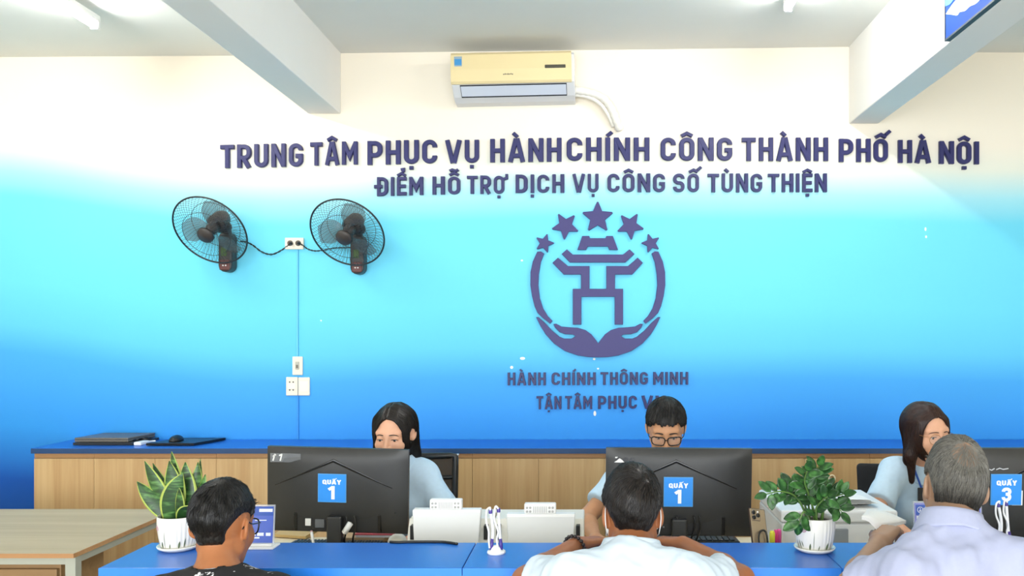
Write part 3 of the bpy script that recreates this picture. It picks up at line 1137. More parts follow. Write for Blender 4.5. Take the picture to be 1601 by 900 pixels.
MB().box((-2.52, 3.29, .06), (-2.10, 3.58, .68), .003).build('carcass', M_PANEL, pd)
for k in range(3):
    d = MB().box((-2.515, 3.272, .075 + k * .2), (-2.105, 3.29, .265 + k * .2), .002).build('drawer', M_PANEL, pd)
    MB().box((-2.36, 3.26, .18 + k * .2), (-2.26, 3.273, .195 + k * .2), .003).build('handle', M_STEEL, d)
cst = MB()
for sx in (-2.48, -2.14):
    for sy in (3.31, 3.55):
        MB().lathe([(.02, 0), (.024, .02), (.015, .06)], 12, (sx, sy, 0)).build('caster', M_BLACK, pd)

# ------------------------------------------------------------------ service counters
M_PALE = mat('pale_laminate', '#dfe6ee', 0.4)
M_DESK = wood_mat('desk_pale_oak', '#d9c7a4', '#e0d0b0', '#e6d8bb', 'X', .5)
KZ, KY0, KY1 = .915, 2.41, 2.70
seams = [-1.43, -.375, .725, 1.825]
kl = ['at the left end, carrying the snake plant', 'in the middle, carrying the purple pen stand', 'at the right, carrying the glossy leaved potted plant']
dl = ['at the left, under the left black monitor', 'in the middle, under the right black monitor', 'at the right, under the third monitor']
for i in range(3):
    a, b = seams[i], seams[i + 1]
    t = thing('service_counter', f'blue topped service counter {kl[i]}', 'counter', ((a + b) / 2, 2.6, 0), group='blue service counters')
    g = .0012
    MB().box((a + g, KY0, KZ - .028), (b - g, KY1, KZ), .002).build('counter_top', M_BLUE, t)
    MB().box((a + g, KY0 - .0016, KZ - .0275), (b - g, KY0, KZ - .0005)).build('edge_band', M_BLUE_EDGE, t)
    MB().box((a + g + .06, KY0 + .05, .06), (b - g - (.0 if i < 2 else .06), KY0 + .07, KZ - .028), .001).build('front_panel', M_PALE, t)
    MB().box((a + g + .06, KY0 + .08, 0), (b - g, KY0 + .10, .06)).build('plinth', M_DARK, t)
    MB().box((a + g + .06, KY0 + .07, 0), (a + g + .08, KY1 - .02, KZ - .028), .001).build('side_panel', M_PALE, t)
    MB().box((b - g - .05, KY0 + .07, 0), (b - g - .03, KY1 - .02, KZ - .028), .001).build('side_panel', M_PALE, t)
    MB().box((a + g, KY1 - .02, .06), (b - g, KY1 - .004, KZ - .028), .001).build('back_panel', M_PALE, t)
    t = thing('clerk_desk', f'pale oak desk behind the counter, {dl[i]}', 'desk', ((a + b) / 2, 3.05, 0), group='pale desks behind the counter')
    MB().box((a + g, KY1 + .002, .725), (b - g, 3.44, .75), .001).build('desk_top', M_DESK, t)
    MB().box((a + g + .04, KY1 + .02, 0), (a + g + .06, 3.40, .725), .001).build('side_panel', M_DESK, t)
    MB().box((b - g - .06, KY1 + .02, 0), (b - g - .04, 3.40, .725), .001).build('side_panel', M_DESK, t)
    MB().box((a + g + .06, KY1 + .05, .3), (b - g - .06, KY1 + .066, .725), .001).build('modesty_panel', M_DESK, t)

# ------------------------------------------------------------------ monitors
M_MON = mat('monitor_black', '#262625', 0.42, bump=.08, bscale=400)
M_MONG = mat('monitor_gloss', '#0d0d0e', 0.2)
M_SIGNB = mat('counter_sign_blue', '#2d8fea', 0.35)
M_SIGNW = mat('counter_sign_white', '#f6f8fa', 0.4)
M_TAPE = mat('clear_tape', '#8d9094', 0.15, alpha=.5)
M_LABEL = mat('white_label', '#e4e4e2', 0.3)


def monitor(label, cpx, cpy, Y, roll, tilt, sign_px, number, logo, yaw=0.0, wd=.54, ht=.327):
    c = at(cpx, cpy, Y)
    t = thing('monitor', label, 'monitor', (c.x, Y + .03, .75), group='black monitors on the counter desks')
    M = Matrix.Translation(c) @ Euler((tilt, roll, yaw), 'XYZ').to_matrix().to_4x4()
    # local: x right, z up, -y towards the customers (the back of the screen)
    hw_, hh = wd / 2, ht / 2
    b = MB()
    # rear shell: a shallow dished back, thicker towards the lower middle
    N, R_ = 25, 17
    rows = []
    for j in range(R_):
        v = j / (R_ - 1) * 2 - 1
        row = []
        for i in range(N):
            u = i / (N - 1) * 2 - 1
            e_ = max(abs(u) ** 10, abs(v) ** 10)
            dpt = .022 + .012 * (1 - abs(u) ** 2.2) * (1 - abs(v) ** 2.2)
            row.append(M @ Vector((u * hw_, -dpt * (1 - .55 * e_), v * hh)))
        rows.append(row)
    b.grid(rows, smooth=True)
    rim = [r[0] for r in rows] + rows[-1][1:] + [r[-1] for r in rows[::-1]][1:] + rows[0][::-1][1:-1]
    Mi = M.inverted()
    back = [M @ Vector(((Mi @ p).x, .006, (Mi @ p).z)) for p in rim]
    n0 = len(rim)
    b.add(rim + back, [(i, (i + 1) % n0, n0 + (i + 1) % n0, n0 + i) for i in range(n0)])
    b.add(back, [tuple(range(n0))])
    b.build('rear_shell', M_MON, t)
    MB().box((-hw_, .004, -hh), (hw_, .012, hh), .003, M=M).build('bezel', M_MONG, t)
    MB().box((-hw_ + .007, .0115, -hh + .018), (hw_ - .007, .0128, hh - .007), M=M).build('screen', mat('screen_lit', '#30507a', .15), t)

    def sd(x, z):
        u, v = x / hw_, z / hh
        return -(.022 + .012 * (1 - abs(u) ** 2.2) * (1 - abs(v) ** 2.2)) * (1 - .55 * max(abs(u) ** 10, abs(v) ** 10))
    # peaked seam across the back: apex at the top middle
    ax, az, ex, ez = -.012, hh - .038, .225, .018
    for s in (-1, 1):
        g = MB()
        P0, P1 = Vector((ax, 0, az)), Vector((ax + s * ex, 0, ez))
        n = 14
        top, bot = [], []
        for k in range(n + 1):
            p = P0.lerp(P1, k / n)
            wdt = .0115 * (1 - .85 * k / n)
            top.append(M @ Vector((p.x, sd(p.x, p.z) - .0012, p.z)))
            bot.append(M @ Vector((p.x - s * wdt * .1, sd(p.x, p.z - wdt) - .0045 * (1 - k / n) - .0012, p.z - wdt)))
        lo = [M @ Vector(((Mi @ p).x, sd((Mi @ p).x, (Mi @ p).z) + .004, (Mi @ p).z - .001)) for p in bot]
        g.grid([top, bot, lo, top])
        g.build('peak_seam', M_MONG, t)
    # lower cable recess
    rc = MB().box((-.16, sd(0, -hh * .72) - .0006, -hh + .006), (.17, -.012, -hh * .52), .003, M=M)
    rc.build('port_cover', mat('port_cover_black', '#1d1d1d', .5), t)
    for px_ in (-.155, .165):
        MB().box((px_ - .006, sd(0, -hh * .7) - .003, -hh + .008), (px_ + .006, -.012, -hh * .53), .002, M=M).build('cable_clip', M_MONG, t)
    # stand: column and foot on the desk
    pc_ = M @ Vector((0, -.04, -hh * .55))
    MB().box((pc_.x - .028, pc_.y - .022, .76), (pc_.x + .028, pc_.y + .022, pc_.z), .006).build('stand_column', M_MON, t)
    MB().box((pc_.x - .11, pc_.y - .10, .75), (pc_.x + .11, pc_.y + .023, .762), .005).build('stand_base', M_MON, t)
    # counter sign
    sp = Mi @ at(sign_px[0], sign_px[1], Y - .035)
    sM = M @ Matrix.Translation((sp.x, sd(sp.x, sp.z) - .0025, sp.z))
    sg = MB().box((-.052, -.003, -.053), (.052, .004, .053), .001, M=sM).build('counter_sign', M_SIGNB, t)
    sg.data.materials.append(M_SIGNW)
    # rim of the sign and its writing are pieces of the sign
    MB().box((-.054, -.0015, -.055), (.054, .0045, .055), .001, M=sM).build('sign_border', mat('sign_border_pale', '#5ea2dc', .4), t)
    for txt, x0, x1, z0, z1, w, gp in (('QUẤY', -.036, .036, .0155, .0330, .24, .05), (number, -.013 if number == '1' else -.018, .012 if number == '1' else .018, -.042, .009, .25, .1)):
        for ch, mb in word_meshes(txt, w, gp, lambda u, v, dd: sM @ Vector((x0 + (x1 - x0) * u, -.003 - dd, z0 + (z1 - z0) * v)), -.0004, .0012, .02):
            ob = mb.build('letter' if len(txt) > 1 else 'number', M_SIGNW)
            ob.data.transform(t.matrix_basis.inverted())
            ob.parent = sg
    return t, M, sd


m1, MM1, sd1 = monitor('left black monitor seen from behind, facing the woman in the mesh chair', 529.5, 765, 3.2, math.radians(1.6), math.radians(4), (519.5, 762.5), '1', None)
m2, MM2, sd2 = monitor('right black monitor seen from behind, facing the clerk in black glasses', 1060.5, 768, 3.09, math.radians(.4), math.radians(3), (1060.5, 768.5), '1', None)
m3, MM3, sd3 = monitor('black monitor at the right edge with a counter three sign', 1625, 775, 2.95, 0, math.radians(3), (1573, 765), '3', None, wd=.54, ht=.345)


def on_back(M, sd, px, py, Y):
    p = M.inverted() @ at(px, py, Y - .03)
    return M @ Matrix.Translation((p.x, sd(p.x, p.z) - .0012, p.z)), p


# clear tape with white scribbles on the left monitor
tM, p = on_back(MM1, sd1, 447, 715, 3.2)
tp = MB().box((-.058, -.0008, -.017), (.058, .0012, .017), M=tM).build('tape_strip', M_TAPE, m1)
for pts in ([(-.048, -.012), (-.040, .014)], [(-.048, .004), (-.036, .012)], [(-.020, -.012), (-.014, .013)], [(-.024, .008), (-.012, .014)]):
    mb = MB()
    _rb(mb, pts, .0055, lambda x, y, d: tM @ Vector((x, -.0006 - d, y)), 0, .0008, .0005)
    ob = mb.build('scribble', M_LABEL)
    ob.data.transform(m1.matrix_basis.inverted())
    ob.parent = tp
for (x0, y0, x1, y1), mm in (((476.5, 811, 485, 822), M_LABEL), ((492, 812, 506, 825), M_TAPE)):
    lM, p = on_back(MM1, sd1, (x0 + x1) / 2, (y0 + y1) / 2, 3.2)
    hw2, hh2 = (x1 - x0) / 2 * 3.2 / FPX, (y1 - y0) / 2 * 3.2 / FPX
    MB().box((-hw2, -.006, -hh2), (hw2, .0012, hh2), M=lM).build('port_patch', mm, m1)  # white label and clear tape low on the back
# hanging cables of both monitors, and a white cable tag
for mm, MMx, pxs, Yx in ((m1, MM1, (528, 541, 554), 3.16), (m2, MM2, (1058, 1085, 1094), 3.05)):
    for px in pxs:
        a = at(px, 806, Yx)
        MB().tube(smooth_path([a, a + Vector((.004, .0, -.04)), a + Vector((-.012, .02, -.10)), Vector((a.x - .02, Yx + .09, .757))], 5), .0035, 6).build('cable', M_BLACK, mm)
a, b = at(548, 817, 3.12), at(538, 833, 3.12)
tg = MB()
tg.tube([a, b], .011, 4)
tg.build('cable_tag', M_WHITE, m1)
# logo on the right monitor, half covered by white tape
lM, p = on_back(MM2, sd2, 977, 719, 3.09)
for ch, mb in word_meshes('AOC', .2, .15, lambda u, v, d: lM @ Vector((-.036 + .075 * u, .0005 - d, -.009 + .019 * v)), -.003, .0015, .02):
    mb.build('logo_letter', mat('logo_gloss', '#4c4c50', .2), m2)
lM, p = on_back(MM2, sd2, 968, 720, 3.09)
MB().prism([(-.018, -.005), (.02, -.006), (.012, .003), (.001, .010), (-.008, .002)], -.004, .001, 'Y', M=lM).build('white_tape', M_LABEL, m2)
lM, p = on_back(MM2, sd2, 964, 715, 3.09)
MB().box((-.005, -.004, -.002), (.005, .001, .003), .001, M=lM).build('white_tape', M_LABEL, m2)
lM, p = on_back(MM2, sd2, 1032, 824, 3.09)
for k, (x, w_) in enumerate(((-.016, .008), (-.002, .006), (.010, .007))):
    MB().box((x, -.008, -.007 + .002 * k), (x + w_, .001, .006 - .001 * k), .001, M=lM).build('port_patch', M_LABEL if k == 0 else M_TAPE, m2)  # one small white patch and two clear ones
# small screw dot
lM, p = on_back(MM1, sd1, 617, 803, 3.2)
MB().ball((0, 0, 0), (.003, .001, .003), 10, 6, M=lM).build('screw', M_MONG, m1)
# silver marks and a pale plate on the third monitor
lM, p = on_back(MM3, sd3, 1562, 732.5, 2.95)
for pts in ([(-.038, .0), (-.028, -.004), (-.018, .002)], [(-.012, -.002), (.0, .003), (.012, -.001), (.03, .002)]):
    mb = MB()
    _rb(mb, pts, .003, lambda x, y, d: lM @ Vector((x, -.0006 - d, y)), -.002, .0012, .0004)
    mb.build('silver_mark', mat('silver', '#c9cbd0', .3), m3)
lM, p = on_back(MM3, sd3, 1588, 775, 2.95)
MB().box((-.014, -.0003, -.032), (.022, .003, .02), M=lM).build('white_plate', M_WHITE, m3)

# ------------------------------------------------------------------ plants on the counter
M_CERAMIC = mat('white_ceramic', '#f0ede4', 0.25, coat=.3)
M_POTGREEN = mat('printed_grass', '#5c6a4a', 0.5)
M_PINK = mat('pink_print', '#c58aa6', 0.5)
M_SOIL = mat('soil', '#2e241c', 0.9, noise=.4, nscale=60)


def ribbed_pot(t, c, R, H, mirror=1):
    """White ribbed planter with printed grass blades and a pink oval mark; C is the saucer's underside."""
    mb = MB()
    n = 120
    prof = [(.74, 0), (.80, .01), (.86, .12), (.93, .35), (.985, .62), (1.0, .85), (.995, .97), (.975, 1.0), (.93, .995), (.91, .93), (.90, .80)]

    def rad(a, f, h):
        ang = (math.degrees(a) + 360) % 360
        # ribs run over the far two thirds; the plain side faces left front
        rib = max(0.0, min(1.0, (abs(((ang - 232 + 180) % 360) - 180) - 42) / 12))
        amp = .022 * rib * min(1, h / .1) * min(1, max(0, (.93 - h) / .1))
        return R * f * (1 + amp * (abs(math.cos(a * 15)) * 2 - 1.2))
    rows = []
    for f, h in prof:
        rows.append([(c.x + rad(2 * PI * i / n, f, h) * math.cos(2 * PI * i / n), c.y + rad(2 * PI * i / n, f, h) * math.sin(2 * PI * i / n), c.z + .010 + H * h) for i in range(n)])
    mb.grid(rows, wrap=True)
    mb.add([rows[0][i] for i in range(n)], [tuple(range(n))])

    def skin(deg, h):
        a = math.radians(deg)
        f = np.interp(h, [p[1] for p in prof[:7]], [p[0] for p in prof[:7]])
        r = rad(a, f, h) + .0012
        return Vector((c.x + r * math.cos(a), c.y + r * math.sin(a), c.z + .010 + H * h))
    for deg, h0, h1, w in ((196, .05, .30, 2.6), (208, .04, .34, 2.2), (218, .12, .30, 1.6), (240, .04, .26, 3.0), (252, .05, .62, .7), (296, .04, .28, 3.0), (312, .06, .36, 2.0), (268, .04, .2, 1.6)):
        P = []
        for k in range(7):
            u = k / 6
            h = h0 + (h1 - h0) * u
            ww = w * math.sin(PI * (.12 + .88 * u)) + .1
            lean = (-5 if deg < 235 else 3) * u
            P.append([skin(deg + lean - ww, h), skin(deg + lean + ww, h)])
        mb.grid(P, mi=1)
    ring = [(skin(222 + 10.5 * math.cos(a), .66 + .07 * math.sin(a)), skin(222 + 8.5 * math.cos(a), .66 + .045 * math.sin(a))) for a in [2 * PI * i / 24 for i in range(25)]]
    mb.grid([[p, q] for p, q in ring], mi=2)
    mb.grid([[skin(216, .65), skin(216, .675)], [skin(228, .65), skin(228, .675)]], mi=2)
    mb.build('pot', [M_CERAMIC, M_POTGREEN, M_PINK], t)
    s = MB().lathe([(R * .70, 0), (R * .80, .002), (R * .98, .009), (R * 1.02, .014), (R * .99, .016), (R * .93, .0115), (R * .7, .009), (.0001, .009)], 48, (c.x, c.y, c.z))
    s.build('saucer', M_CERAMIC, t)
    MB().lathe([(.0001, H * .86), (R * .6, H * .862), (R * .91, H * .84)], 32, (c.x, c.y, c.z + .01)).build('soil', M_SOIL, t)


def leafmat(name, dark, mid, light, sc, bands):
    m = bpy.data.materials.new(name)
    m.use_nodes = True
    nt = m.node_tree
    b = nt.nodes['Principled BSDF']
    b.inputs['Roughness'].default_value = .38
    tc = nt.nodes.new('ShaderNodeTexCoord')
    mp = nt.nodes.new('ShaderNodeMapping')
    mp.inputs['Scale'].default_value = (3, 3, 14) if bands else (4, 4, 4)
    nt.links.new(tc.outputs['Object'], mp.inputs[0])
    n = nt.nodes.new('ShaderNodeTexNoise')
    n.inputs['Scale'].default_value = sc
    n.inputs['Detail'].default_value = 4
    n.inputs['Distortion'].default_value = .8
    nt.links.new(mp.outputs[0], n.inputs['Vector'])
    r = nt.nodes.new('ShaderNodeValToRGB')
    r.color_ramp.elements[0].position = .40
    r.color_ramp.elements[0].color = (*lin(dark), 1)
    r.color_ramp.elements[1].position = .66
    r.color_ramp.elements[1].color = (*lin(light), 1)
    e = r.color_ramp.elements.new(.52)
    e.color = (*lin(mid), 1)
    nt.links.new(n.outputs['Fac'], r.inputs[0])
    nt.links.new(r.outputs[0], b.inputs['Base Color'])
    return m


M_SNAKE = leafmat('snake_leaf', '#1d3a1c', '#2c5226', '#5d8a4a', 5.0, True)
M_SNAKEY = mat('snake_leaf_margin', '#a9ba58', 0.4)
P1 = Vector((at(279.5, 850, 2.62).x, 2.62, KZ))
sp_ = thing('snake_plant', 'snake plant with yellow edged leaves in a white ribbed pot', 'potted plant', P1)
ribbed_pot(sp_, P1, .0625, .098)


def snake_leaf(bpx, tip, w, dy, bend, face):
    """Strap leaf from the soil at pixel-x bpx to the tip pixel; dy = how far the tip leans to or from the street; face = turn of the blade."""
    p0 = Vector((at(bpx, 810, P1.y).x, P1.y + dy * .35, KZ + .088))
    p2 = at(tip[0], tip[1], P1.y + dy)
    mid = p0.lerp(p2, .5) + Vector((bend[0], 0, bend[1]))
    pts = []
    for k in range(15):
        u = k / 14
        pts.append((1 - u) ** 2 * p0 + 2 * u * (1 - u) * mid + u * u * p2)
    mb = MB()
    rows = []
    for k, p in enumerate(pts):
        u = k / 14
        t = (pts[min(k + 1, 14)] - pts[max(k - 1, 0)]).normalized()
        side = Vector((math.cos(face), math.sin(face), 0))
        side = (side - t * side.dot(t)).normalized()
        nor = side.cross(t).normalized()
        prof = (.52 + .48 * math.sin(PI * min(u * 1.25, .5))) * (1 - max(0, (u - .42) / .58) ** 1.9)
        h = w * .66 * max(prof, .03)
        row = []
        for v in (-1, -.80, -.3, .3, .80, 1):
            row.append(p + side * h * v + nor * (.22 * h * (1 - v * v)))
        rows.append(row)
    n = len(rows)
    vs = [q for r_ in rows for q in r_]
    for r_ in rows:                                                  # the fleshy back of the blade
        c_ = (r_[0] + r_[-1]) / 2
    fs, mi = [], []
    for i in range(n - 1):
        for j in range(5):
            fs.append((i * 6 + j, i * 6 + j + 1, (i + 1) * 6 + j + 1, (i + 1) * 6 + j))
            mi.append(1 if j in (0, 4) else 0)
    mb.add(vs, fs, 0, None, True)
    mb.mi = mi
    ob = mb.build('leaf', [M_SNAKE, M_SNAKEY], sp_, fix=False)
    s = ob.modifiers.new('thickness', 'SOLIDIFY')
    s.thickness = .0028
    s.offset = 0


for bpx, tip, w, dy, bend, face in [
        (268, (214.5, 752.5), .040, .02, (-.012, .004), .2), (272, (226.5, 720.5), .040, .03, (-.008, .006), -.15), (278, (239, 724), .030, .06, (-.01, .0), .4),
        (279, (265, 720), .050, .035, (-.003, 0), .05), (283, (268.5, 705.5), .038, .06, (-.002, .004), -.3), (270, (285.8, 739.5), .056, -.035, (-.018, .012), .15),
        (290, (290, 722), .056, .01, (.004, 0), -.1), (296, (309.5, 722), .034, .03, (.006, 0), .5), (300, (321.5, 741), .034, .02, (.006, 0), -.3), (299, (313, 717), .022, .05, (.004, 0), .9),
        (286, (299, 790), .030, -.05, (-.006, .022), .2), (284, (280.5, 762), .028, -.045, (.006, .006), -.3)]:
    snake_leaf(bpx, tip, w, dy, bend, face)

M_ZZ = leafmat('glossy_leaf', '#183d18', '#275522', '#437637', 9.0, False)
M_ZSTEM = mat('zz_stem', '#5c7d3c', 0.45)
P2 = Vector((at(1273.5, 850, 2.60).x, 2.60, KZ))
zz = thing('potted_zz_plant', 'glossy round leaved plant in a white ribbed pot beside the white printer', 'potted plant', P2)
ribbed_pot(zz, P2, .0625, .098)
rz = random.Random(5)


def zz_stem(pts, n, size, start=.25, tipleaf=True, seed=0):
    r = random.Random(seed)
    path = smooth_path(pts, 8)
    m = len(path)
    stem = MB().tube(path, [.0042 - .0026 * i / (m - 1) for i in range(m)], 6)
    so = stem.build('stem', M_ZSTEM, zz)
    lm = MB()

    def leaf(p, d, nrm, L):
        d = d.normalized()
        side = d.cross(nrm).normalized()
        nn = side.cross(d).normalized()
        rows = []
        for k in range(8):
            u = k / 7
            wv_ = L * .29 * math.sin(PI * (u ** .85)) ** .66 if 0 < u < 1 else .0006
            droop = -.16 * L * u * u
            c_ = p + d * L * u + nn * droop
            rows.append([c_ + side * wv_ * v + nn * (-.10 * wv_ * (1 - abs(v)) * 2 + .0) for v in (-1, -.5, 0, .5, 1)])
        lm.grid(rows)
    for k in range(n):
        u = start + (1 - start) * (k + .3) / n
        i = min(m - 2, int(u * (m - 1)))
        p = path[i]
        t = (path[i + 1] - path[max(i - 1, 0)]).normalized()
        s0 = t.cross(Vector((0, -1, .35))).normalized()
        for s in (-1, 1):
            d = (s0 * s * .9 + t * .62 + Vector((r.uniform(-.25, .25), r.uniform(-.35, .15), r.uniform(-.15, .25))))
            nrm = (Vector((r.uniform(-.3, .3), -.75, .65)) + s0 * s * -.25).normalized()
            leaf(p + s0 * s * .003, d, nrm, size * r.uniform(1.0, 1.3) * (1 - .15 * abs(u - .6)))
    if tipleaf:
        t = (path[-1] - path[-3]).normalized()
        leaf(path[-1], t, Vector((r.uniform(-.2, .2), -.8, .5)), size)
    ob = lm.build('foliage', M_ZZ, so, fix=False)
    s = ob.modifiers.new('thickness', 'SOLIDIFY')
    s.thickness = .001


zc = P2 + Vector((0, 0, .095))
zz_stem([zc + Vector((-.02, -.01, 0)), at(1246, 778, 2.57), at(1222, 768, 2.54), at(1199, 772, 2.52)], 5, .042, .28, True, 1)
zz_stem([zc + Vector((-.015, .01, 0)), at(1250, 765, 2.62), at(1232, 758, 2.64)], 4, .042, .4, True, 2)
zz_stem([zc + Vector((0, .0, 0)), at(1268, 770, 2.6), at(1274, 742, 2.58), at(1280, 728, 2.56)], 6, .042, .2, True, 3)
zz_stem([zc + Vector((.005, -.015, 0)), at(1264, 772, 2.56), at(1258, 752, 2.53), at(1262, 736, 2.50)], 5, .043, .25, True, 4)
zz_stem([zc + Vector((.02, .0, 0)), at(1292, 782, 2.6), at(1308, 775, 2.57), at(1319, 772, 2.55)], 5, .043, .22, True, 5)
zz_stem([zc + Vector((.02, -.015, 0)), at(1290, 790, 2.55), at(1306, 790, 2.52), at(1316, 800, 2.50)], 4, .042, .25, True, 6)
zz_stem([zc + Vector((.0, -.03, 0)), at(1276, 795, 2.53), at(1286, 782, 2.50), at(1294, 776, 2.48)], 4, .044, .2, True, 7)
zz_stem([zc + Vector((-.02, -.035, 0)), at(1258, 800, 2.52), at(1252, 808, 2.51), at(1250, 818, 2.515)], 2, .046, .55, True, 8)
zz_stem([zc + Vector((-.01, .02, 0)), at(1262, 780, 2.64), at(1248, 770, 2.66)], 4, .040, .35, True, 9)
zz_stem([zc + Vector((.01, .02, 0)), at(1282, 775, 2.64), at(1294, 758, 2.66)], 4, .040, .3, True, 10)

# ------------------------------------------------------------------ pen stands
M_PURPLE = mat('purple_plastic', '#4a3a8e', 0.35)


def pen_stand(loc, label):
    t = thing('pen_stand', label, 'pen stand', loc, group='counter pen stands')
    c = Vector(loc)
    MB().lathe([(.0275, 0), (.0285, .003), (.028, .007), (.024, .010), (.0001, .010)], 32, c).build('base', M_WHITE, t)
    mb = MB().ball(c + Vector((0, 0, .008)), (.0195, .0195, .018), 24, 12)
    mb.v = [(x, y, max(z, c.z + .006)) for x, y, z in mb.v]
    mb.build('dome', M_WHITE, t)
    for s, lean, top in ((-1, -.006, .128), (1, -.010, .132)):
        b0 = c + Vector((s * .0145, -.004, .012))
        b1 = c + Vector((s * .0125, 0, .045))
        MB().tube([b0, b0.lerp(b1, .5) + Vector((s * .001, 0, 0)), b1], [.0062, .0058, .005], 12).build('socket', M_PURPLE, t)
        tp_ = c + Vector((s * .0125 + lean * (1 if s < 0 else .6), .004, top))
        pen = MB().tube(smooth_path([b1 + Vector((0, 0, -.01)), b1.lerp(tp_, .4) + Vector((s * -.001 + (.003 if s < 0 else 0), 0, 0)), tp_], 6), .0046, 12).build('pen', M_WHITE, t)
        MB().lathe([(.0056, 0), (.0060, .004), (.0055, .012), (.003, .014), (.0001, .014)], 12, tp_ - Vector((0, 0, .006))).build('pen_cap', M_PURPLE, pen)
        cord = [tp_ + Vector((0, -.006, .006)), tp_ + Vector((-s * .003 - .004, -.008, .014)), tp_ + Vector((-.011, -.008, .004)), tp_ + Vector((-.012, -.008, -.028)),
                c + Vector((s * .0145 - .008, -.009, .07)), c + Vector((s * .0125 - .010, -.008, .045)), c + Vector((s * .013 - .007, -.009, .018))]
        MB().tube(smooth_path(cord, 7), [.0030] * 43, 8).build('tether', M_WHITE, pen)
    return t


pen_stand((at(776, 860, 2.57).x, 2.57, KZ), 'white and purple pen stand in the middle of the counter')
pen_stand((at(1571, 860, 2.665).x, 2.665, KZ), 'white pen stand by the counter three sign, behind the grey haired man')

# ------------------------------------------------------------------ bank-book printers between the clerks
M_OFFW = mat('printer_ivory', '#e4e1d6', 0.4)
M_PGREY = mat('printer_cover_grey', '#d4d5d3', 0.45)
M_RIB = mat('rib_grey', '#b3b3b0', 0.5)  # plain grey for the ribs, buttons and printer seam


def desk_printer(label, x0, x1, ytop, ybot, bx0, bx1, bytop, Y, lean, blabel, bpx):
    zt = at(0, ytop, Y).z
    a, b = at(x0, ytop, Y).x, at(x1, ytop, Y).x
    Yb = Y + .10
    b0, b1 = at(bx0, bytop, Yb).x, at(bx1, bytop, Yb).x
    zb_ = at(0, bytop, Yb).z
    t = thing('desk_printer', label, 'printer', ((a + b) / 2, Y + .15, .75), group='ivory desk printers')
    low = .765
    body = [(Yb - .02, .75), (Yb - .045, .80), (Yb - .01, zb_ - .03), (Yb + .01, zb_), (Yb + .17, zb_), (Yb + .2, zb_ - .02), (Yb + .2, .75)]
    MB().prism(body, b0, b1, 'X', bev=.004).build('body', M_OFFW, t)
    tray = [(Y - .05, .75), (Y - .05, .775), (Yb, .80), (Yb, .75)]
    MB().prism(tray, b0 + .004, b1 - .004, 'X', bev=.002).build('front_tray', M_OFFW, t)
    ins = .012
    f = [(a, zt), (b, zt), (b - ins, .80), (b - ins - .015, low), (a + ins + .015, low), (a + ins, .80)]
    vs = []
    for d in (0, .034):
        for x, z in f:
            vs.append((x, Y + d + lean * (zt - z) * -1, z))
    n = len(f)
    mb = MB().add(vs, [tuple(range(n)), tuple(range(n, 2 * n))[::-1]] + [(i, n + i, n + (i + 1) % n, (i + 1) % n) for i in range(n)])
    c = mb.build('front_cover', M_PGREY, t)
    md = c.modifiers.new('bevel', 'BEVEL')
    md.width = .003
    md.segments = 2
    MB().box((a + .002, Y - .001, zt - .010), (b - .002, Y + .036, zt + .0015), .002).build('lip_highlight', M_WHITE, c)  # whiter strip: the top edge highlight is put into the colour
    for x in (b0 + .012, b1 - .028):
        MB().box((x, Yb - .034, .845), (x + .014, Yb + .0, .895), .001).build('side_slot', M_BLACK, t)
    # the ribbed box standing on the cover
    p0, p1 = at(bpx[0], bpx[2], Y).x, at(bpx[1], bpx[2], Y).x
    hb = (ytop - bpx[2]) * Y / FPX
    rb = thing('ribbed_box', blabel, 'box', ((p0 + p1) / 2, Y + .016, zt + .0015), group='ribbed boxes on the printers')
    z0 = zt + .0015
    MB().box((p0, Y + .001, z0), (p1, Y + .033, z0 + hb), .004).build('case', M_WHITE, rb)
    w = p1 - p0
    for k in range(8):
        xx = p0 + w * (.30 + .40 * k / 7)
        MB().box((xx - .0011, Y - .0006, z0 + hb * .12), (xx + .0011, Y + .002, z0 + hb * .74)).build('rib', M_RIB, rb)
    for s in (.09, .19, .80, .90):
        for h in (.25, .62):
            MB().lathe([(.0001, 0), (.0042, 0), (.0042, .0018), (.0001, .0018)], 10, M=Matrix.Translation((p0 + w * s, Y + .0015, z0 + hb * h)) @ Matrix.Rotation(PI / 2, 4, 'X')).build('button', M_RIB, rb)
    return t


desk_printer('ivory desk printer left of the pen stand, next to the left monitor', 644.5, 752, 797, 848, 639, 770, 811, 2.95, .10,
             'small white ribbed box standing on the printer left of the pen stand', (671.5, 721.5, 781.5))
desk_printer('ivory desk printer right of the pen stand, by the arm of the customer in white', 791.5, 899.5, 804, 847, 772.5, 913, 811.5, 2.95, .10,
             'small white ribbed box standing on the printer right of the pen stand', (819.5, 869, 788))

# ------------------------------------------------------------------ big white printer by the plant
M_LPW = mat('office_printer_white', '#e3e5e5', 0.35)
pX0, pX1 = at(1222, 800, 3.0).x, at(1403, 800, 3.0).x
pz = at(0, 798, 3.0).z
lp = thing('office_printer', 'large white office printer behind the glossy leaved plant', 'printer', ((pX0 + pX1) / 2, 3.2, .75))
MB().box((pX0, 3.0, .752), (pX1, 3.40, pz - .045), .008).build('body', M_LPW, lp)
MB().box((pX0 - .002, 2.997, pz - .043), (pX1 + .002, 3.405, pz), .008).build('lid', M_LPW, lp)
MB().box((pX0 + .02, 2.9985, pz - .046), (pX1 - .02, 3.002, pz - .042)).build('seam', M_RIB, lp)
c0, c1 = at(1303, 827, 2.99), at(1327, 843, 2.99)
MB().box((c0.x, 2.992, c1.z - .03), (c1.x, 3.002, c0.z), .003).build('grey_panel', mat('grey_panel', '#8e949a', .35), lp)
s0 = at(1357, 789, 3.05)
MB().prism([(0, 0), (.055, .02), (.02, .16), (.0, .17)], pz - .001, pz + .0015, 'Z', M=Matrix.Translation((s0.x - .02, 3.1, 0))).build('paper_slot', M_BLACK, lp)
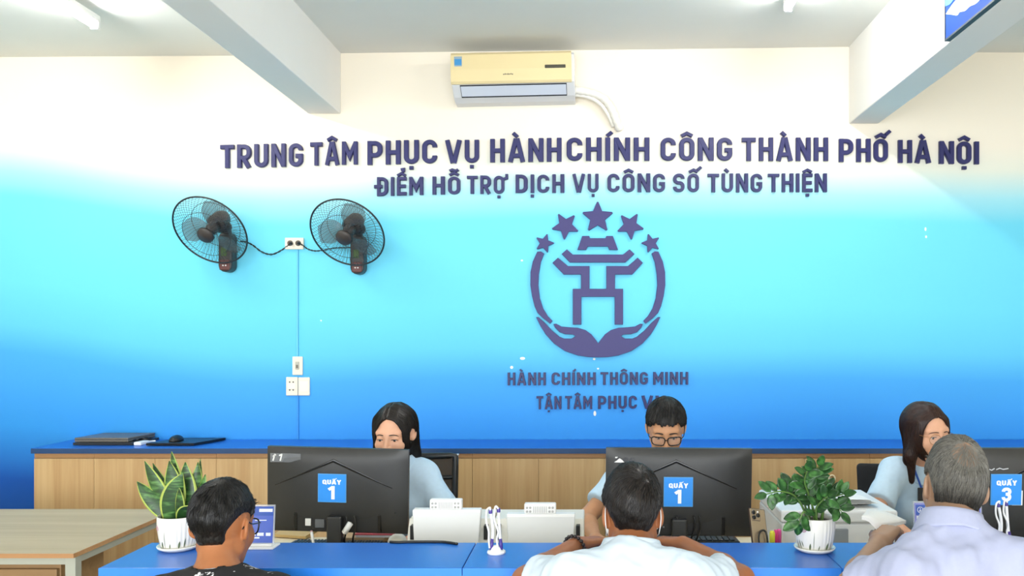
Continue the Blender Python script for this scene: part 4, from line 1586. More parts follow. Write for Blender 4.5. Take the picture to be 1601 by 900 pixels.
pa_ = thing('paper_stack', 'white paper sheets lying on top of the large white printer', 'paper', (at(1330, 780, 3.15).x, 3.15, pz))
pc0 = pa_.location
mb = MB()
for k in range(4):
    mb.box((-.10, -.12, .0015 * k), (.07, .13, .0015 * k + .0012), M=Matrix.Translation((pc0.x - .01, pc0.y + .02, pz + .002)) @ Matrix.Rotation(.12 - .09 * k, 4, 'Z') @ Matrix.Rotation(-.10 - .03 * k, 4, 'X'))
mb.v = [(x, y, max(z, pz + .0008)) for x, y, z in mb.v]
mb.build('sheets', mat('paper_white', '#f2f2f0', .6), pa_)

# ------------------------------------------------------------------ phone in its rest and the pen tray
M_GOLD = mat('phone_gold', '#a8957a', 0.35, metal=.5)
M_PHEDGE = mat('phone_edge_dark', '#3a2a22', 0.3, metal=.3)
ph = thing('phone', 'gold phone with three lenses leaning upright beside the right monitor', 'phone', (at(1190, 846, 2.80).x, 2.80, .75))
A_, B_ = at(1177, 853, 2.77), at(1191, 798, 2.85)
C_ = at(1203, 853, 2.80)
ux = (C_ - A_).normalized()
uz = (B_ - A_)
hgt = uz.length
uz.normalize()
uz = (uz - ux * uz.dot(ux)).normalized()
lean_ = .20
uy = uz.cross(ux).normalized()
pM = Matrix((ux, -uy, uz)).transposed().to_4x4()
if (pM @ Vector((0, 1, 0))).y < 0:
    pM = Matrix((ux, uy, uz)).transposed().to_4x4()
pM = Matrix.Translation(A_ + uz * 0) @ pM @ Matrix.Rotation(math.radians(5), 4, 'Y')
pw, phh = .064, .128
MB().box((0, -.004, 0), (pw, .004, phh), .0035, M=pM).build('phone_back', M_GOLD, ph)
MB().box((-.0015, -.0032, -.001), (pw + .0015, .0055, phh + .0015), .0035, M=pM).build('frame', M_PHEDGE, ph)
cmod = MB().box((.005, -.0065, phh - .042), (.040, -.003, phh - .006), .003, M=pM).build('camera_module', M_GOLD, ph)
for x, z in ((.013, phh - .015), (.013, phh - .032), (.030, phh - .024)):
    MB().lathe([(.0001, 0), (.0072, 0), (.0072, .003), (.0001, .0025)], 16, M=pM @ Matrix.Translation((x, -.0060, z)) @ Matrix.Rotation(PI / 2, 4, 'X')).build('lens', M_MONG, cmod)
MB().lathe([(.0001, 0), (.003, 0), (.003, .002), (.0001, .002)], 10, M=pM @ Matrix.Translation((.030, -.0060, phh - .012)) @ Matrix.Rotation(PI / 2, 4, 'X')).build('flash', M_WHITE, cmod)
ps = thing('phone_rest', 'black wire rest holding up the gold phone', 'phone stand', (at(1198, 850, 2.80).x, 2.80, .75))
mb = MB()
o_ = pM @ Vector((.036, -.012, .0))
loop = [(-.016, 0, -.02), (-.018, 0, .02), (-.010, -.001, .046), (.010, -.001, .052), (.018, 0, .03), (.016, 0, -.02)]
mb.tube(smooth_path([o_ + pM.to_3x3() @ Vector(p) for p in loop], 6), .0035, 8)
mb.build('front_loop', M_BLACK, ps)
MB().box((o_.x - .045, o_.y - .02, .75), (o_.x + .05, o_.y + .12, .757), .003).build('foot', M_BLACK, ps)
mb = MB()
mb.tube([Vector((o_.x, o_.y + .03, .755)), pM @ Vector((.034, .008, .0)), pM @ Vector((.034, .009, .06))], .005, 8)
mb.build('back_post', M_BLACK, ps)

ptx, ptY = at(1227, 845, 2.86).x, 2.86
pt = thing('pen_tray', 'black open pen tray between the gold phone and the potted plant', 'pen tray', (ptx, ptY, .75))
mb = MB()
mb.box((ptx - .055, ptY - .04, .75), (ptx + .06, ptY + .05, .755), .002)
mb.box((ptx - .055, ptY - .04, .75), (ptx + .06, ptY - .036, .80), .001)
mb.box((ptx - .055, ptY + .046, .75), (ptx + .06, ptY + .05, .80), .001)
mb.box((ptx - .055, ptY - .04, .75), (ptx - .051, ptY + .05, .80), .001)
mb.box((ptx + .056, ptY - .04, .75), (ptx + .06, ptY + .05, .80), .001)
mb.build('tray', M_BLACK, pt)


def marker(label, px, ytop, Y, color, r, cat='highlighter'):
    z = at(px, ytop, Y).z
    x = at(px, ytop, Y).x
    t = thing('highlighter_pen', label, cat, (x, Y, .755))
    MB().lathe([(.0001, 0), (r, 0), (r, (z - .755) * .62), (r * .92, (z - .755) * .63)], 14, (x, Y, .755)).build('barrel', mat('marker_' + color.strip('#'), color, .4), t)
    MB().lathe([(r * 1.08, (z - .755) * .60), (r * 1.12, (z - .755) * .95), (r * .8, z - .755), (.0001, z - .755)], 14, (x, Y, .755)).build('cap', MATS['marker_' + color.strip('#')], t)


marker('yellow highlighter standing in the pen tray beside the phone', 1207.3, 829.5, 2.84, '#d8d232', .0085)
marker('pink highlighter standing in the pen tray', 1213, 828, 2.87, '#e0357e', .0075)
marker('thicker pink marker standing behind the pink highlighter in the pen tray', 1218, 827, 2.885, '#d94d94', .0075)
t = thing('eraser', 'orange and white eraser leaning by the foot of the gold phone', 'eraser', (at(1198, 842, 2.78).x, 2.76, .75))
eM = Matrix.Translation((at(1198, 842, 2.76).x, 2.76, .775)) @ Euler((.2, -.6, .3)).to_matrix().to_4x4()
MB().box((-.016, -.008, -.022), (.016, .008, .010), .003, M=eM).build('white_end', M_WHITE, t)
MB().box((-.0162, -.0082, .006), (.0162, .0082, .030), .003, M=eM).build('orange_sleeve', mat('eraser_orange', '#d98a55', .5), t)
t = thing('rubber_stamp', 'brown wooden stamp handle standing left of the pot of the glossy plant', 'stamp', (at(1237, 840, 2.80).x, 2.80, .75))
so_ = t.location
MB().box((so_.x - .02, so_.y - .02, .75), (so_.x + .02, so_.y + .02, .775), .003).build('block', M_BLACK, t)
MB().lathe([(.008, 0), (.010, .02), (.014, .045), (.016, .06), (.012, .074), (.0001, .078)], 16, (so_.x, so_.y, .775)).build('handle', mat('stamp_wood', '#6a4526', .4), t)

# ------------------------------------------------------------------ card holders on the counter
M_ACRYL = mat('acrylic', '#e9edf2', 0.08, alpha=.35)
M_CARDB = mat('card_violet_blue', '#4a66c4', 0.4)
M_CARDD = mat('card_blue_head', '#2c57b4', 0.4)
M_CARDL = mat('card_lilac', '#8b8fd0', 0.4)


def card_holder(label, x0, x1, ytop, Y, kind):
    a, b = at(x0, ytop, Y).x, at(x1, ytop, Y).x
    z1 = at(0, ytop, Y).z
    z0 = KZ + .012
    t = thing('card_holder', label, 'card holder', ((a + b) / 2, Y, KZ), group='acrylic card holders')
    M = Matrix.Translation((0, Y, z0)) @ Matrix.Rotation(-.10, 4, 'X')
    h = z1 - z0
    MB().box((a - .008, Y - .03, KZ), (b + .012, Y + .034, KZ + .006), .002).box((a, Y - .012, KZ + .006), (b, Y + .016, KZ + .014), .002).build('foot', M_WHITE, t)
    MB().box((a - .003, -.003, 0), (b + .004, .003, h + .003), .001, M=M).build('sleeve', M_ACRYL, t)
    c = MB().box((a, -.0042, .003), (b, -.0030, h - .002), M=M).build('card', M_CARDL if kind == 'id' else M_CARDB, t)
    if kind == 'id':
        MB().box((a + .004, -.0050, h - .040), (b - .004, -.0040, h - .008), M=M).build('blue_header', M_CARDD, c)
        MB().box((a + .006, -.0050, .005), (b - .006, -.0040, h - .043), M=M).build('white_field', M_SIGNW, c)
        cx0 = a + .018
        MB().tube([M @ Vector((cx0 + .009 * math.cos(q * .3), -.0056, h - .024 + .009 * math.sin(q * .3))) for q in range(21)], .0011, 5, closed=True).build('round_crest', M_SIGNW, c)
        MB().box((cx0 - .004, -.0056, h - .029), (cx0 + .004, -.0049, h - .026), M=M).box((cx0 - .001, -.0056, h - .029), (cx0 + .001, -.0049, h - .018), M=M).build('crest_mark', M_SIGNW, c)
        for q in range(3):
            MB().box((a + .034 + q * .022, -.0056, h - .020), (a + .050 + q * .022, -.0049, h - .014), M=M).build('header_text', M_SIGNW, c)
        px = a + .030
        MB().box((px - .022, -.0056, .012), (px + .022, -.0049, h - .047), M=M).build('portrait_ground', mat('portrait_pale', '#dbe4ee', .5), c)
        MB().ball((px, -.0052, h - .068), (.0115, .0012, .0145), 16, 10, M=M).build('portrait_hair', M_BLACK, c)
        MB().ball((px, -.0062, h - .071), (.0085, .001, .0115), 16, 10, M=M).build('portrait_face', mat('portrait_skin', '#e2b596', .5), c)
        MB().box((px - .018, -.0062, .012), (px + .018, -.0050, h - .086), .001, M=M).build('portrait_shirt', mat('portrait_shirt', '#8fb8dc', .5), c)
    else:
        MB().box((a, -.0050, h * .74), (b, -.0040, h - .003), M=M).build('blue_header', M_CARDD, c)
        w = b - a
        for z, hh, segs in ((h * .88, .010, ((.45, .97),)), (h * .62, .003, ((.3, .75),)), (h * .25, .010, ((.1, .35), (.40, .66), (.74, .93))), (h * .16, .005, ((.3, .5),))):
            for p, q in segs:
                MB().box((a + w * p, -.0056, z - hh / 2), (a + w * q, -.0048, z + hh / 2), .0004, M=M).build('text_mark', M_SIGNW, c)
    return t


card_holder('blue card holder standing on the counter beside the young man in the patterned shirt', 386, 426.5, 791, 2.64, 'text')
card_holder('lilac photo card holder on the counter, half hidden by the grey haired man', 1431, 1535, 785.5, 2.655, 'id')

# ------------------------------------------------------------------ things on the clerks' desks
M_KEY = mat('key_dark', '#26282b', 0.5)


def keyboard(label, cx0, cy, w=.40, rot=0.0):
    t = thing('keyboard', label, 'keyboard', (cx0, cy, .75), group='desk keyboards')
    M = Matrix.Translation((cx0, cy, .75)) @ Matrix.Rotation(rot, 4, 'Z')
    MB().prism([(-.065, 0), (-.065, .022), (.065, .014), (.065, 0)], -w / 2, w / 2, 'X', M=M, bev=.002).build('case', M_BLACK, t)
    for r in range(4):
        for k in range(12):
            x = -w / 2 + .016 + k * (w - .03) / 12
            y = -.05 + r * .027
            z = .022 - (y + .065) * .0615
            MB().box((x, y, z), (x + (w - .03) / 12 - .004, y + .021, z + .005), .0012, M=M, seg=1).build('key', M_KEY, t)
    return t


keyboard('black keyboard behind the foot of the left black monitor', at(490, 845, 3.27).x, 3.27, .19)
keyboard('black keyboard lying in front of the beige folder under the left monitor', at(566, 845, 3.25).x, 3.255, .17)
keyboard('black keyboard under the fingers of the clerk in black glasses', at(1095, 845, 3.33).x, 3.345, .30)
t = thing('folder', 'beige cardboard folder under the red notebook on the left desk', 'folder', (at(565, 840, 3.35).x, 3.36, .75))
MB().box((at(531, 840, 3.31).x, 3.325, .75), (at(600, 840, 3.31).x, 3.44, .776), .001).build('cover', mat('card_beige', '#b89c78', .6), t)
t = thing('notebook', 'red notebook lying on the beige folder', 'notebook', (at(588, 838, 3.35).x, 3.36, .776))
nM = Matrix.Translation((at(592, 838, 3.35).x, 3.382, .776)) @ Matrix.Rotation(-.04, 4, 'Z')
MB().box((-.086, -.056, 0), (.086, .056, .010), .002, M=nM).build('pages', M_WHITE, t)
MB().box((-.090, -.059, .0095), (.090, .059, .013), .001, M=nM).build('cover', mat('red_cover', '#9c2730', .45), t)
t = thing('folder', 'tan folder leaning under the left end of the left monitor', 'folder', (at(455, 842, 3.35).x, 3.38, .75))
MB().box((-.075, -.09, 0), (.075, .09, .012), .001, M=Matrix.Translation((at(459, 842, 3.40).x, 3.50, .762)) @ Matrix.Rotation(-.25, 4, 'Z') @ Matrix.Rotation(.10, 4, 'X')).build('cover', mat('card_tan', '#c3a56c', .6), t)
t = thing('computer_mouse', 'white mouse on the desk beside the left monitor', 'computer mouse', (at(621, 845, 3.24).x, 3.24, .75))
q = t.location
mb = MB().ball((q.x, q.y, .755), (.036, .05, .030), 20, 12)
mb.v = [(x, y, max(z, .75)) for x, y, z in mb.v]
mb.v = [(x, y, z + .027) for x, y, z in mb.v]
mb.build('shell', mat('mouse_ivory', '#e6dfd0', .35), t)
MB().box((q.x - .040, q.y - .06, .75), (q.x + .036, q.y + .04, .778), .004).build('mouse_rest', MATS['mouse_ivory'], t)
cpath = [Vector((at(x, 850, 2.68).x, y, KZ + .0042)) for x, y in ((608, 2.693), (622, 2.688), (637, 2.692), (665, 2.694), (690, 2.692), (704, 2.682), (716, 2.668))]
tag(MB().tube(smooth_path(cpath, 6), .0042, 8).build('black_cable', M_BLACK, origin=cpath[2]), 'black cable running along the front of the left ivory printer', 'cable')
t = thing('pen', 'white pen standing against the left monitor foot', 'pen', at(489, 847, 3.15))
MB().tube([at(490.5, 852, 3.12), at(487, 831, 3.14)], [.0050, .0056], 8).build('barrel', M_WHITE, t)
MB().tube([at(487, 831, 3.14), at(486.7, 829, 3.14)], [.006, .004], 8).build('cap', mat('pen_pink', '#c79aa0', .4), t)

# ------------------------------------------------------------------ office chairs
M_MESHBACK = mat('chair_mesh', '#1d1d20', 0.7, alpha=.92)
M_CHFAB = mat('chair_fabric', '#17171a', 0.85, bump=.3, bscale=300)
M_CHROME = mat('chrome', '#c9ccd0', 0.15, metal=1)


def office_chair(label, x, y, w, ztop, mesh):
    t = thing('office_chair', label, 'chair', (x, y, 0), group='black office chairs')
    hw_ = w / 2
    z0 = .58
    N = 13
    rows = []
    for j in range(9):
        v = j / 8
        rows.append([Vector((x - hw_ + w * i / (N - 1), y - .035 * math.cos((i / (N - 1) * 2 - 1) * 1.2) + .02 + .05 * v, z0 + (ztop - z0) * v)) for i in range(N)])
    if mesh:
        edge = rows[0] + [r[-1] for r in rows[1:]] + rows[-1][::-1][1:] + [r[0] for r in rows[::-1][1:-1]]
        MB().tube(edge, .016, 10, closed=True).build('back_frame', M_BLACK, t)
        MB().grid(rows).build('mesh_back', M_MESHBACK, t, fix=False)
        for u in (3, 6):
            MB().tube(rows[u], .010, 8).build('cross_bar', M_BLACK, t)
        MB().ball(rows[-1][-1] + Vector((.012, -.004, .004)), .007, 10, 8).build('corner_cap', M_CHROME, t)
    else:
        ob = MB().grid(rows).build('backrest', M_CHFAB, t, fix=False)
        s = ob.modifiers.new('thickness', 'SOLIDIFY')
        s.thickness = .05
        s.offset = 0
        b = ob.modifiers.new('bevel', 'BEVEL')
        b.width = .02
        b.segments = 4
    MB().box((x - .24, y - .50, .42), (x + .24, y - .04, .49), .03, seg=4).build('seat', M_CHFAB, t)
    MB().tube([Vector((x, y - .2, .42)), Vector((x, y + .03, .40)), Vector((x, y + .045, .50)), Vector((x, y + .02, .64))], .022, 8).build('back_support', M_BLACK, t)
    MB().lathe([(.028, .08), (.028, .40), (.05, .42)], 16, (x, y - .26, 0)).build('gas_column', M_CHROME, t)
    for k in range(5):
        a = 2 * PI * k / 5 + .3
        e = Vector((x + .30 * math.cos(a), y - .26 + .30 * math.sin(a), .075))
        lg_ = MB().tube([Vector((x, y - .26, .11)), e], [.024, .015], 8).build('base_leg', M_BLACK, t)
        MB().lathe([(.0001, -.012), (.028, -.012), (.03, 0), (.028, .012), (.0001, .012)], 14, M=Matrix.Translation((e.x, e.y, .030)) @ Matrix.Rotation(PI / 2, 4, 'X')).build('caster', M_BLACK, lg_)
    return t


office_chair('black mesh back office chair behind the woman at the left monitor', at(652, 760, 4.02).x, 4.0, .36, at(0, 712, 4.05).z, True)
office_chair('black padded office chair behind the woman with the lanyard', at(1412, 760, 4.05).x, 4.03, .43, at(0, 724, 4.08).z, False)

# ------------------------------------------------------------------ people: implicit bodies turned into continuous meshes
V = lambda *a: np.array(a, dtype=np.float64)


def smin(a, b, k):
    h = np.maximum(k - np.abs(a - b), 0) / k
    return np.minimum(a, b) - h * h * k * .25


def smax(a, b, k):
    return -smin(-a, -b, k)


def cone(P, a, b, ra, rb):
    a, b = np.asarray(a), np.asarray(b)
    ba = b - a
    t = np.clip(((P - a) @ ba) / (ba @ ba), 0, 1)
    return np.linalg.norm(P - a - t[:, None] * ba, axis=1) - (ra + (rb - ra) * t)


def ell(P, c, r, B=None):
    q = P - np.asarray(c)
    if B is not None:
        q = q @ B
    q0 = q / np.asarray(r)
    k0 = np.linalg.norm(q0, axis=1)
    k1 = np.linalg.norm(q0 / np.asarray(r), axis=1) + 1e-9
    return k0 * (k0 - 1) / k1


def axis_steps(lo, hi, fines, coarse):
    out = [lo]
    while out[-1] < hi:
        x = out[-1]
        h = coarse
        for a, b, f in fines:
            if a - 1e-6 <= x <= b:
                h = min(h, f)
            elif x < a:
                h = min(h, max(f, a - x)) if a - x < coarse else h
        out.append(x + h)
    return np.array(out)


def surface_nets(F, xs, ys, zs):
    ins = F < 0
    n = np.zeros(tuple(s - 1 for s in F.shape), np.int8)
    for a in (0, 1):
        for b in (0, 1):
            for c in (0, 1):
                n += ins[a:F.shape[0] - 1 + a, b:F.shape[1] - 1 + b, c:F.shape[2] - 1 + c]
    act = (n > 0) & (n < 8)
    cells = np.argwhere(act)
    idx = -np.ones(act.shape, np.int64)
    idx[act] = np.arange(len(cells))
    i, j, k = cells.T
    acc = np.zeros((len(cells), 3))
    cnt = np.zeros(len(cells))
    ax = (xs, ys, zs)
    for d in range(3):
        o1, o2 = [q for q in range(3) if q != d]
        for p in (0, 1):
            for q in (0, 1):
                A = [i.copy(), j.copy(), k.copy()]
                A[o1] = A[o1] + p
                A[o2] = A[o2] + q
                Bq = list(A)
                Bq[d] = A[d] + 1
                fa, fb = F[A[0], A[1], A[2]], F[Bq[0], Bq[1], Bq[2]]
                m = (fa < 0) != (fb < 0)
                t = np.where(m, fa / np.where(m, fa - fb, 1), 0)
                pos = np.stack([ax[e][A[e]] for e in range(3)], 1)
                pos[:, d] = ax[d][A[d]] + t * (ax[d][Bq[d]] - ax[d][A[d]])
                acc += pos * m[:, None]
                cnt += m
    verts = acc / cnt[:, None]
    faces = []
    for d in range(3):
        o1, o2 = [(1, 2), (2, 0), (0, 1)][d]
        sl0 = [slice(None)] * 3
        sl1 = [slice(None)] * 3
        sl0[d] = slice(0, -1)
        sl1[d] = slice(1, None)
        s0, s1 = ins[tuple(sl0)], ins[tuple(sl1)]
        e = np.argwhere(s0 != s1)
        e = e[(e[:, o1] > 0) & (e[:, o2] > 0) & (e[:, o1] < F.shape[o1] - 1) & (e[:, o2] < F.shape[o2] - 1)]
        fl = s0[e[:, 0], e[:, 1], e[:, 2]]

        def cid(p, q):
            g = e.copy()
            g[:, o1] -= p
            g[:, o2] -= q
            return idx[g[:, 0], g[:, 1], g[:, 2]]
        qd = np.stack([cid(1, 1), cid(0, 1), cid(0, 0), cid(1, 0)], 1)
        qd[~fl] = qd[~fl][:, ::-1]
        faces.append(qd)
    return verts, np.concatenate(faces)


def relax(v, f, n=1, lam=.5):
    e = np.concatenate([f[:, [0, 1]], f[:, [1, 2]], f[:, [2, 3]], f[:, [3, 0]]])
    for _ in range(n):
        s = np.zeros_like(v)
        c = np.zeros(len(v))
        np.add.at(s, e[:, 0], v[e[:, 1]])
        np.add.at(c, e[:, 0], 1)
        np.add.at(s, e[:, 1], v[e[:, 0]])
        np.add.at(c, e[:, 1], 1)
        v = v + lam * (s / np.maximum(c, 1)[:, None] - v)
    return v


class Field:
    """Ordered list of soft unions and cuts, each evaluated only near itself."""

    def __init__(self):
        self.ops = []

    def add(self, fn, lo, hi, k=.02, op='+', extra=.02):
        self.ops.append((fn, np.asarray(lo) - k - extra, np.asarray(hi) + k + extra, k, op))
        return self

    def cone(self, a, b, ra, rb, k=.02, op='+'):
        a, b = np.asarray(a, float), np.asarray(b, float)
        r = max(ra, rb)
        return self.add(lambda P: cone(P, a, b, ra, rb), np.minimum(a, b) - r, np.maximum(a, b) + r, k, op)

    def ell(self, c, r, B=None, k=.02, op='+'):
        c, R = np.asarray(c, float), max(r)
        return self.add(lambda P: ell(P, c, r, B), c - R, c + R, k, op)

    def at(self, P):
        F = np.full(len(P), 1.0)
        for fn, lo, hi, k, op in self.ops:
            m = ((P >= lo) & (P <= hi)).all(1)
            if m.any():
                d = fn(P[m])
                F[m] = smin(F[m], d, k) if op == '+' else smax(F[m], -d if op == '-' else d, k)
        return F

    def mesh(self, lo, hi, fx=(), fy=(), fz=(), coarse=.01, post=None, smooth=1):
        xs, ys, zs = axis_steps(lo[0], hi[0], fx, coarse), axis_steps(lo[1], hi[1], fy, coarse), axis_steps(lo[2], hi[2], fz, coarse)
        F = np.full((len(xs), len(ys), len(zs)), 1.0, np.float32)
        for fn, l, h, k, op in self.ops:
            s = []
            for axv, a, b in ((xs, l[0], h[0]), (ys, l[1], h[1]), (zs, l[2], h[2])):
                s.append(slice(int(np.searchsorted(axv, a)), int(np.searchsorted(axv, b))))
            sub = F[tuple(s)]
            if sub.size == 0:
                continue
            G = np.stack(np.meshgrid(xs[s[0]], ys[s[1]], zs[s[2]], indexing='ij'), -1).reshape(-1, 3)
            d = fn(G).astype(np.float32).reshape(sub.shape)
            F[tuple(s)] = smin(sub, d, k) if op == '+' else smax(sub, -d if op == '-' else d, k)
        if post is not None:
            F = post(F, xs, ys, zs)
        F[0], F[-1] = np.maximum(F[0], .001), np.maximum(F[-1], .001)
        F[:, 0], F[:, -1] = np.maximum(F[:, 0], .001), np.maximum(F[:, -1], .001)
        F[:, :, 0], F[:, :, -1] = np.maximum(F[:, :, 0], .001), np.maximum(F[:, :, -1], .001)
        v, f = surface_nets(F, xs, ys, zs)
        return relax(v, f, smooth), f


def mesh_obj(name, v, f, mats, parent, matrix=None, mi=None):
    """Link a mesh given in world space (or in the space of MATRIX) as a child of PARENT (placed at parent's location, no rotation)."""
    me = bpy.data.meshes.new(name)
    v = np.asarray(v, float)
    o = parent
    off = Vector((0, 0, 0))
    while o is not None:
        off += o.location
        o = o.parent
    if matrix is None:
        v = v - np.array(off)
    me.from_pydata(v.tolist(), [], np.asarray(f).tolist())
    for m in (mats if isinstance(mats, (list, tuple)) else [mats]):
        me.materials.append(m)
    me.polygons.foreach_set('use_smooth', [True] * len(me.polygons))
    if mi is not None:
        me.polygons.foreach_set('material_index', np.asarray(mi, np.int32))
    me.update()
    ob = bpy.data.objects.new(name, me)
    COL.objects.link(ob)
    ob.parent = parent
    if matrix is not None:
        ob.matrix_basis = Matrix.Translation(-off) @ matrix
    return ob


def mb_obj(mb, name, mats, parent, matrix=None):
    ob = mb.build(name, mats)
    o, off = parent, Vector((0, 0, 0))
    while o is not None:
        off += o.location
        o = o.parent
    if matrix is not None:
        ob.data.transform(matrix)
    ob.data.transform(Matrix.Translation(-off))
    ob.parent = parent
    return ob


# ---- head in its own frame: face towards -y, ears on +-x, eye level z = 0
def skull(p):
    d = ell(p, (0, .012, .032), (.0735, .094, .088))
    return smin(d, ell(p, (0, -.028, -.022), (.060, .068, .088)), .03)


EARB = {s: np.array(Euler((.15, 0, s * -.45)).to_matrix()) for s in (1, -1)}


def head_sdf(p, fem=False, lids=True):
    q = p.copy()
    q[:, 0] = np.abs(q[:, 0])
    j = .9 if fem else 1.0
    d = skull(p)
    d = smin(d, cone(q, V(.046 * j, .004, -.052), V(.012, -.068, -.098), .022, .017), .03)
    d = smin(d, cone(q, V(0, -.074, -.099), V(.006, -.074, -.099), .016 * j, .016 * j), .02)
    d = smin(d, ell(q, (.038, -.066, -.028), (.022, .022, .022)), .03)
    d = smin(d, cone(q, V(0, -.086, .024), V(.044, -.070, .027), .0115 if not fem else .010, .010), .018)
    d = smax(d, -ell(q, (.032, -.106, .005), (.019, .020, .013)), .012)
    d = smin(d, cone(q, V(0, -.090, .012), V(0, -.112, -.027), .0065, .0105), .012)
    d = smin(d, ell(q, (.011, -.102, -.030), (.0085, .010, .008)), .006)
    d = smin(d, cone(q, V(0, -.099, -.058), V(.021, -.088, -.061), .0048, .003), .007)
    d = smin(d, cone(q, V(0, -.098, -.068), V(.017, -.089, -.066), .0058, .004), .007)
    d = smax(d, -cone(q, V(0, -.108, -.0625), V(.022, -.096, -.0630), .0014, .0012), .003)
    if lids:
        lid = smax(ell(q, (.0315, -.0785, .004), (.0165, .0145, .0140)), -ell(q, (.0315, -.098, .0006), (.0138, .020, .0033)), .002)
        d = smin(d, lid, .004)
    e = ell(q, (.079, .014, .000), (.0082, .0165, .0262), EARB[1])
    e = smin(e, ell(q, (.0755, .007, -.0205), (.006, .009, .010)), .012)
    e = smax(e, -ell(q, (.0905, .007, .003), (.010, .010, .0145)), .005)
    return smin(d, e, .008)


def hand(F, W, d, pn, lat, curl=(25, 30, 20), L=1.0, thumb=(.62, .70, .30), spread=.10, r=1.0):
    """Palm, five separate bent fingers. d: along the hand, pn: out of the palm, lat: towards the thumb."""
    W, d, pn, lat = (np.asarray(a, float) for a in (W, d, pn, lat))
    d = d / np.linalg.norm(d)
    pn = pn - d * (pn @ d)
    pn /= np.linalg.norm(pn)
    l_ = np.cross(d, pn)
    lat = l_ if l_ @ lat > 0 else -l_
    offs = (.028, .0095, -.0095, -.027)
    lens = (.070, .078, .072, .057)
    for o, ln in zip(offs, lens):
        b = W + d * (.086 - abs(o - .008) * .18) * L + lat * o * L
        F.cone(W + d * .008 + lat * o * .62, b, .0145 * r, .0108 * r, .014)
        dd = d + lat * (o / .028) * spread
        dd /= np.linalg.norm(dd)
        p = b
        ang = 0
        for s, (fr, a) in enumerate(zip((.45, .31, .24), curl)):
            ang += math.radians(a)
            t = dd * math.cos(ang) + pn * math.sin(ang)
            e = p + t * ln * fr * L
            ra = (.0090 - .0010 * s) * r
            F.cone(p, e, ra, ra - .0011, .0035)
            p = e
    F.cone(W + lat * .012, W + d * .04 + lat * .026, .015 * r, .0125 * r, .012)
    tb = W + d * .030 * L + lat * .026 * L
    td = d * thumb[0] + lat * thumb[1] + pn * thumb[2]
    td /= np.linalg.norm(td)
    e = tb + td * .036 * L
    F.cone(tb, e, .0125 * r, .0105 * r, .008)
    td2 = td * .8 + d * .45 + pn * .15
    td2 /= np.linalg.norm(td2)
    e2 = e + td2 * .028 * L
    F.cone(e, e2, .0100 * r, .0088 * r, .003)
    F.cone(e2, e2 + (td2 + pn * .25) * .018 * L, .0086 * r, .0070 * r, .003)


def noise3(P, s, seed):
    """Cheap smooth noise: a sum of turned sines, about -1..1."""
    r = np.random.RandomState(seed)
    o = np.zeros(len(P))
    for k in range(7):
        w = r.normal(size=3)
        w /= np.linalg.norm(w)
        o += np.sin((P @ w) * s * r.uniform(.6, 1.6) + r.uniform(0, 6.28))
    return o / 4.0


def strands_mesh(P, rad):
    """P: (n strands, m points, 3) -> thin three-sided tapering tubes."""
    n, m, _ = P.shape
    T = np.gradient(P, axis=1)
    T /= np.linalg.norm(T, axis=2, keepdims=True) + 1e-9
    ref = np.zeros_like(T)
    ref[..., 0] = .37
    ref[..., 1] = .81
    ref[..., 2] = .45
    S = np.cross(T, ref)
    S /= np.linalg.norm(S, axis=2, keepdims=True) + 1e-9
    U = np.cross(S, T)
    tap = np.linspace(1, .25, m)[None, :, None] * rad
    rings = [P + (S * math.cos(a) + U * math.sin(a)) * tap for a in (0, 2.094, 4.189)]
    Vt = np.stack(rings, 2).reshape(-1, 3)
    base = (np.arange(n) * m * 3)[:, None, None]
    i = np.arange(m - 1)[None, :, None] * 3
    q = np.arange(3)[None, None, :]
    a = base + i + q
    b = base + i + (q + 1) % 3
    f = np.stack([a, b, b + 3, a + 3], -1).reshape(-1, 4)
    return Vt, f


def grow(hair, roots, flow, steps, ds, lift, seed, messy=.25):
    """Follow FLOW over the surface of field HAIR from ROOTS, rising LIFT at the tip."""
    r = np.random.RandomState(seed)

    def grad(p):
        g = np.zeros_like(p)
        for k in range(3):
            e = np.zeros(3)
            e[k] = .002
            g[:, k] = hair(p + e) - hair(p - e)
        return g / (np.linalg.norm(g, axis=1, keepdims=True) + 1e-9)
    p = roots.copy()
    for _ in range(3):
        p = p - grad(p) * hair(p)[:, None]
    out = []
    jit = r.normal(size=p.shape) * messy
    lf = lift * r.uniform(.2, 1.2, len(p))
    ln = r.uniform(.65, 1.15, len(p))
    for s in range(steps):
        n = grad(p)
        out.append(p + n * (lf * (s / (steps - 1)) ** 1.5)[:, None])
        v = flow(p) + jit
        v = v - n * (v * n).sum(1, keepdims=True)
        v /= np.linalg.norm(v, axis=1, keepdims=True) + 1e-9
        p = p + v * ds * ln[:, None]
        p = p - grad(p) * np.clip(hair(p), -.01, .01)[:, None]
    return np.stack(out, 1)


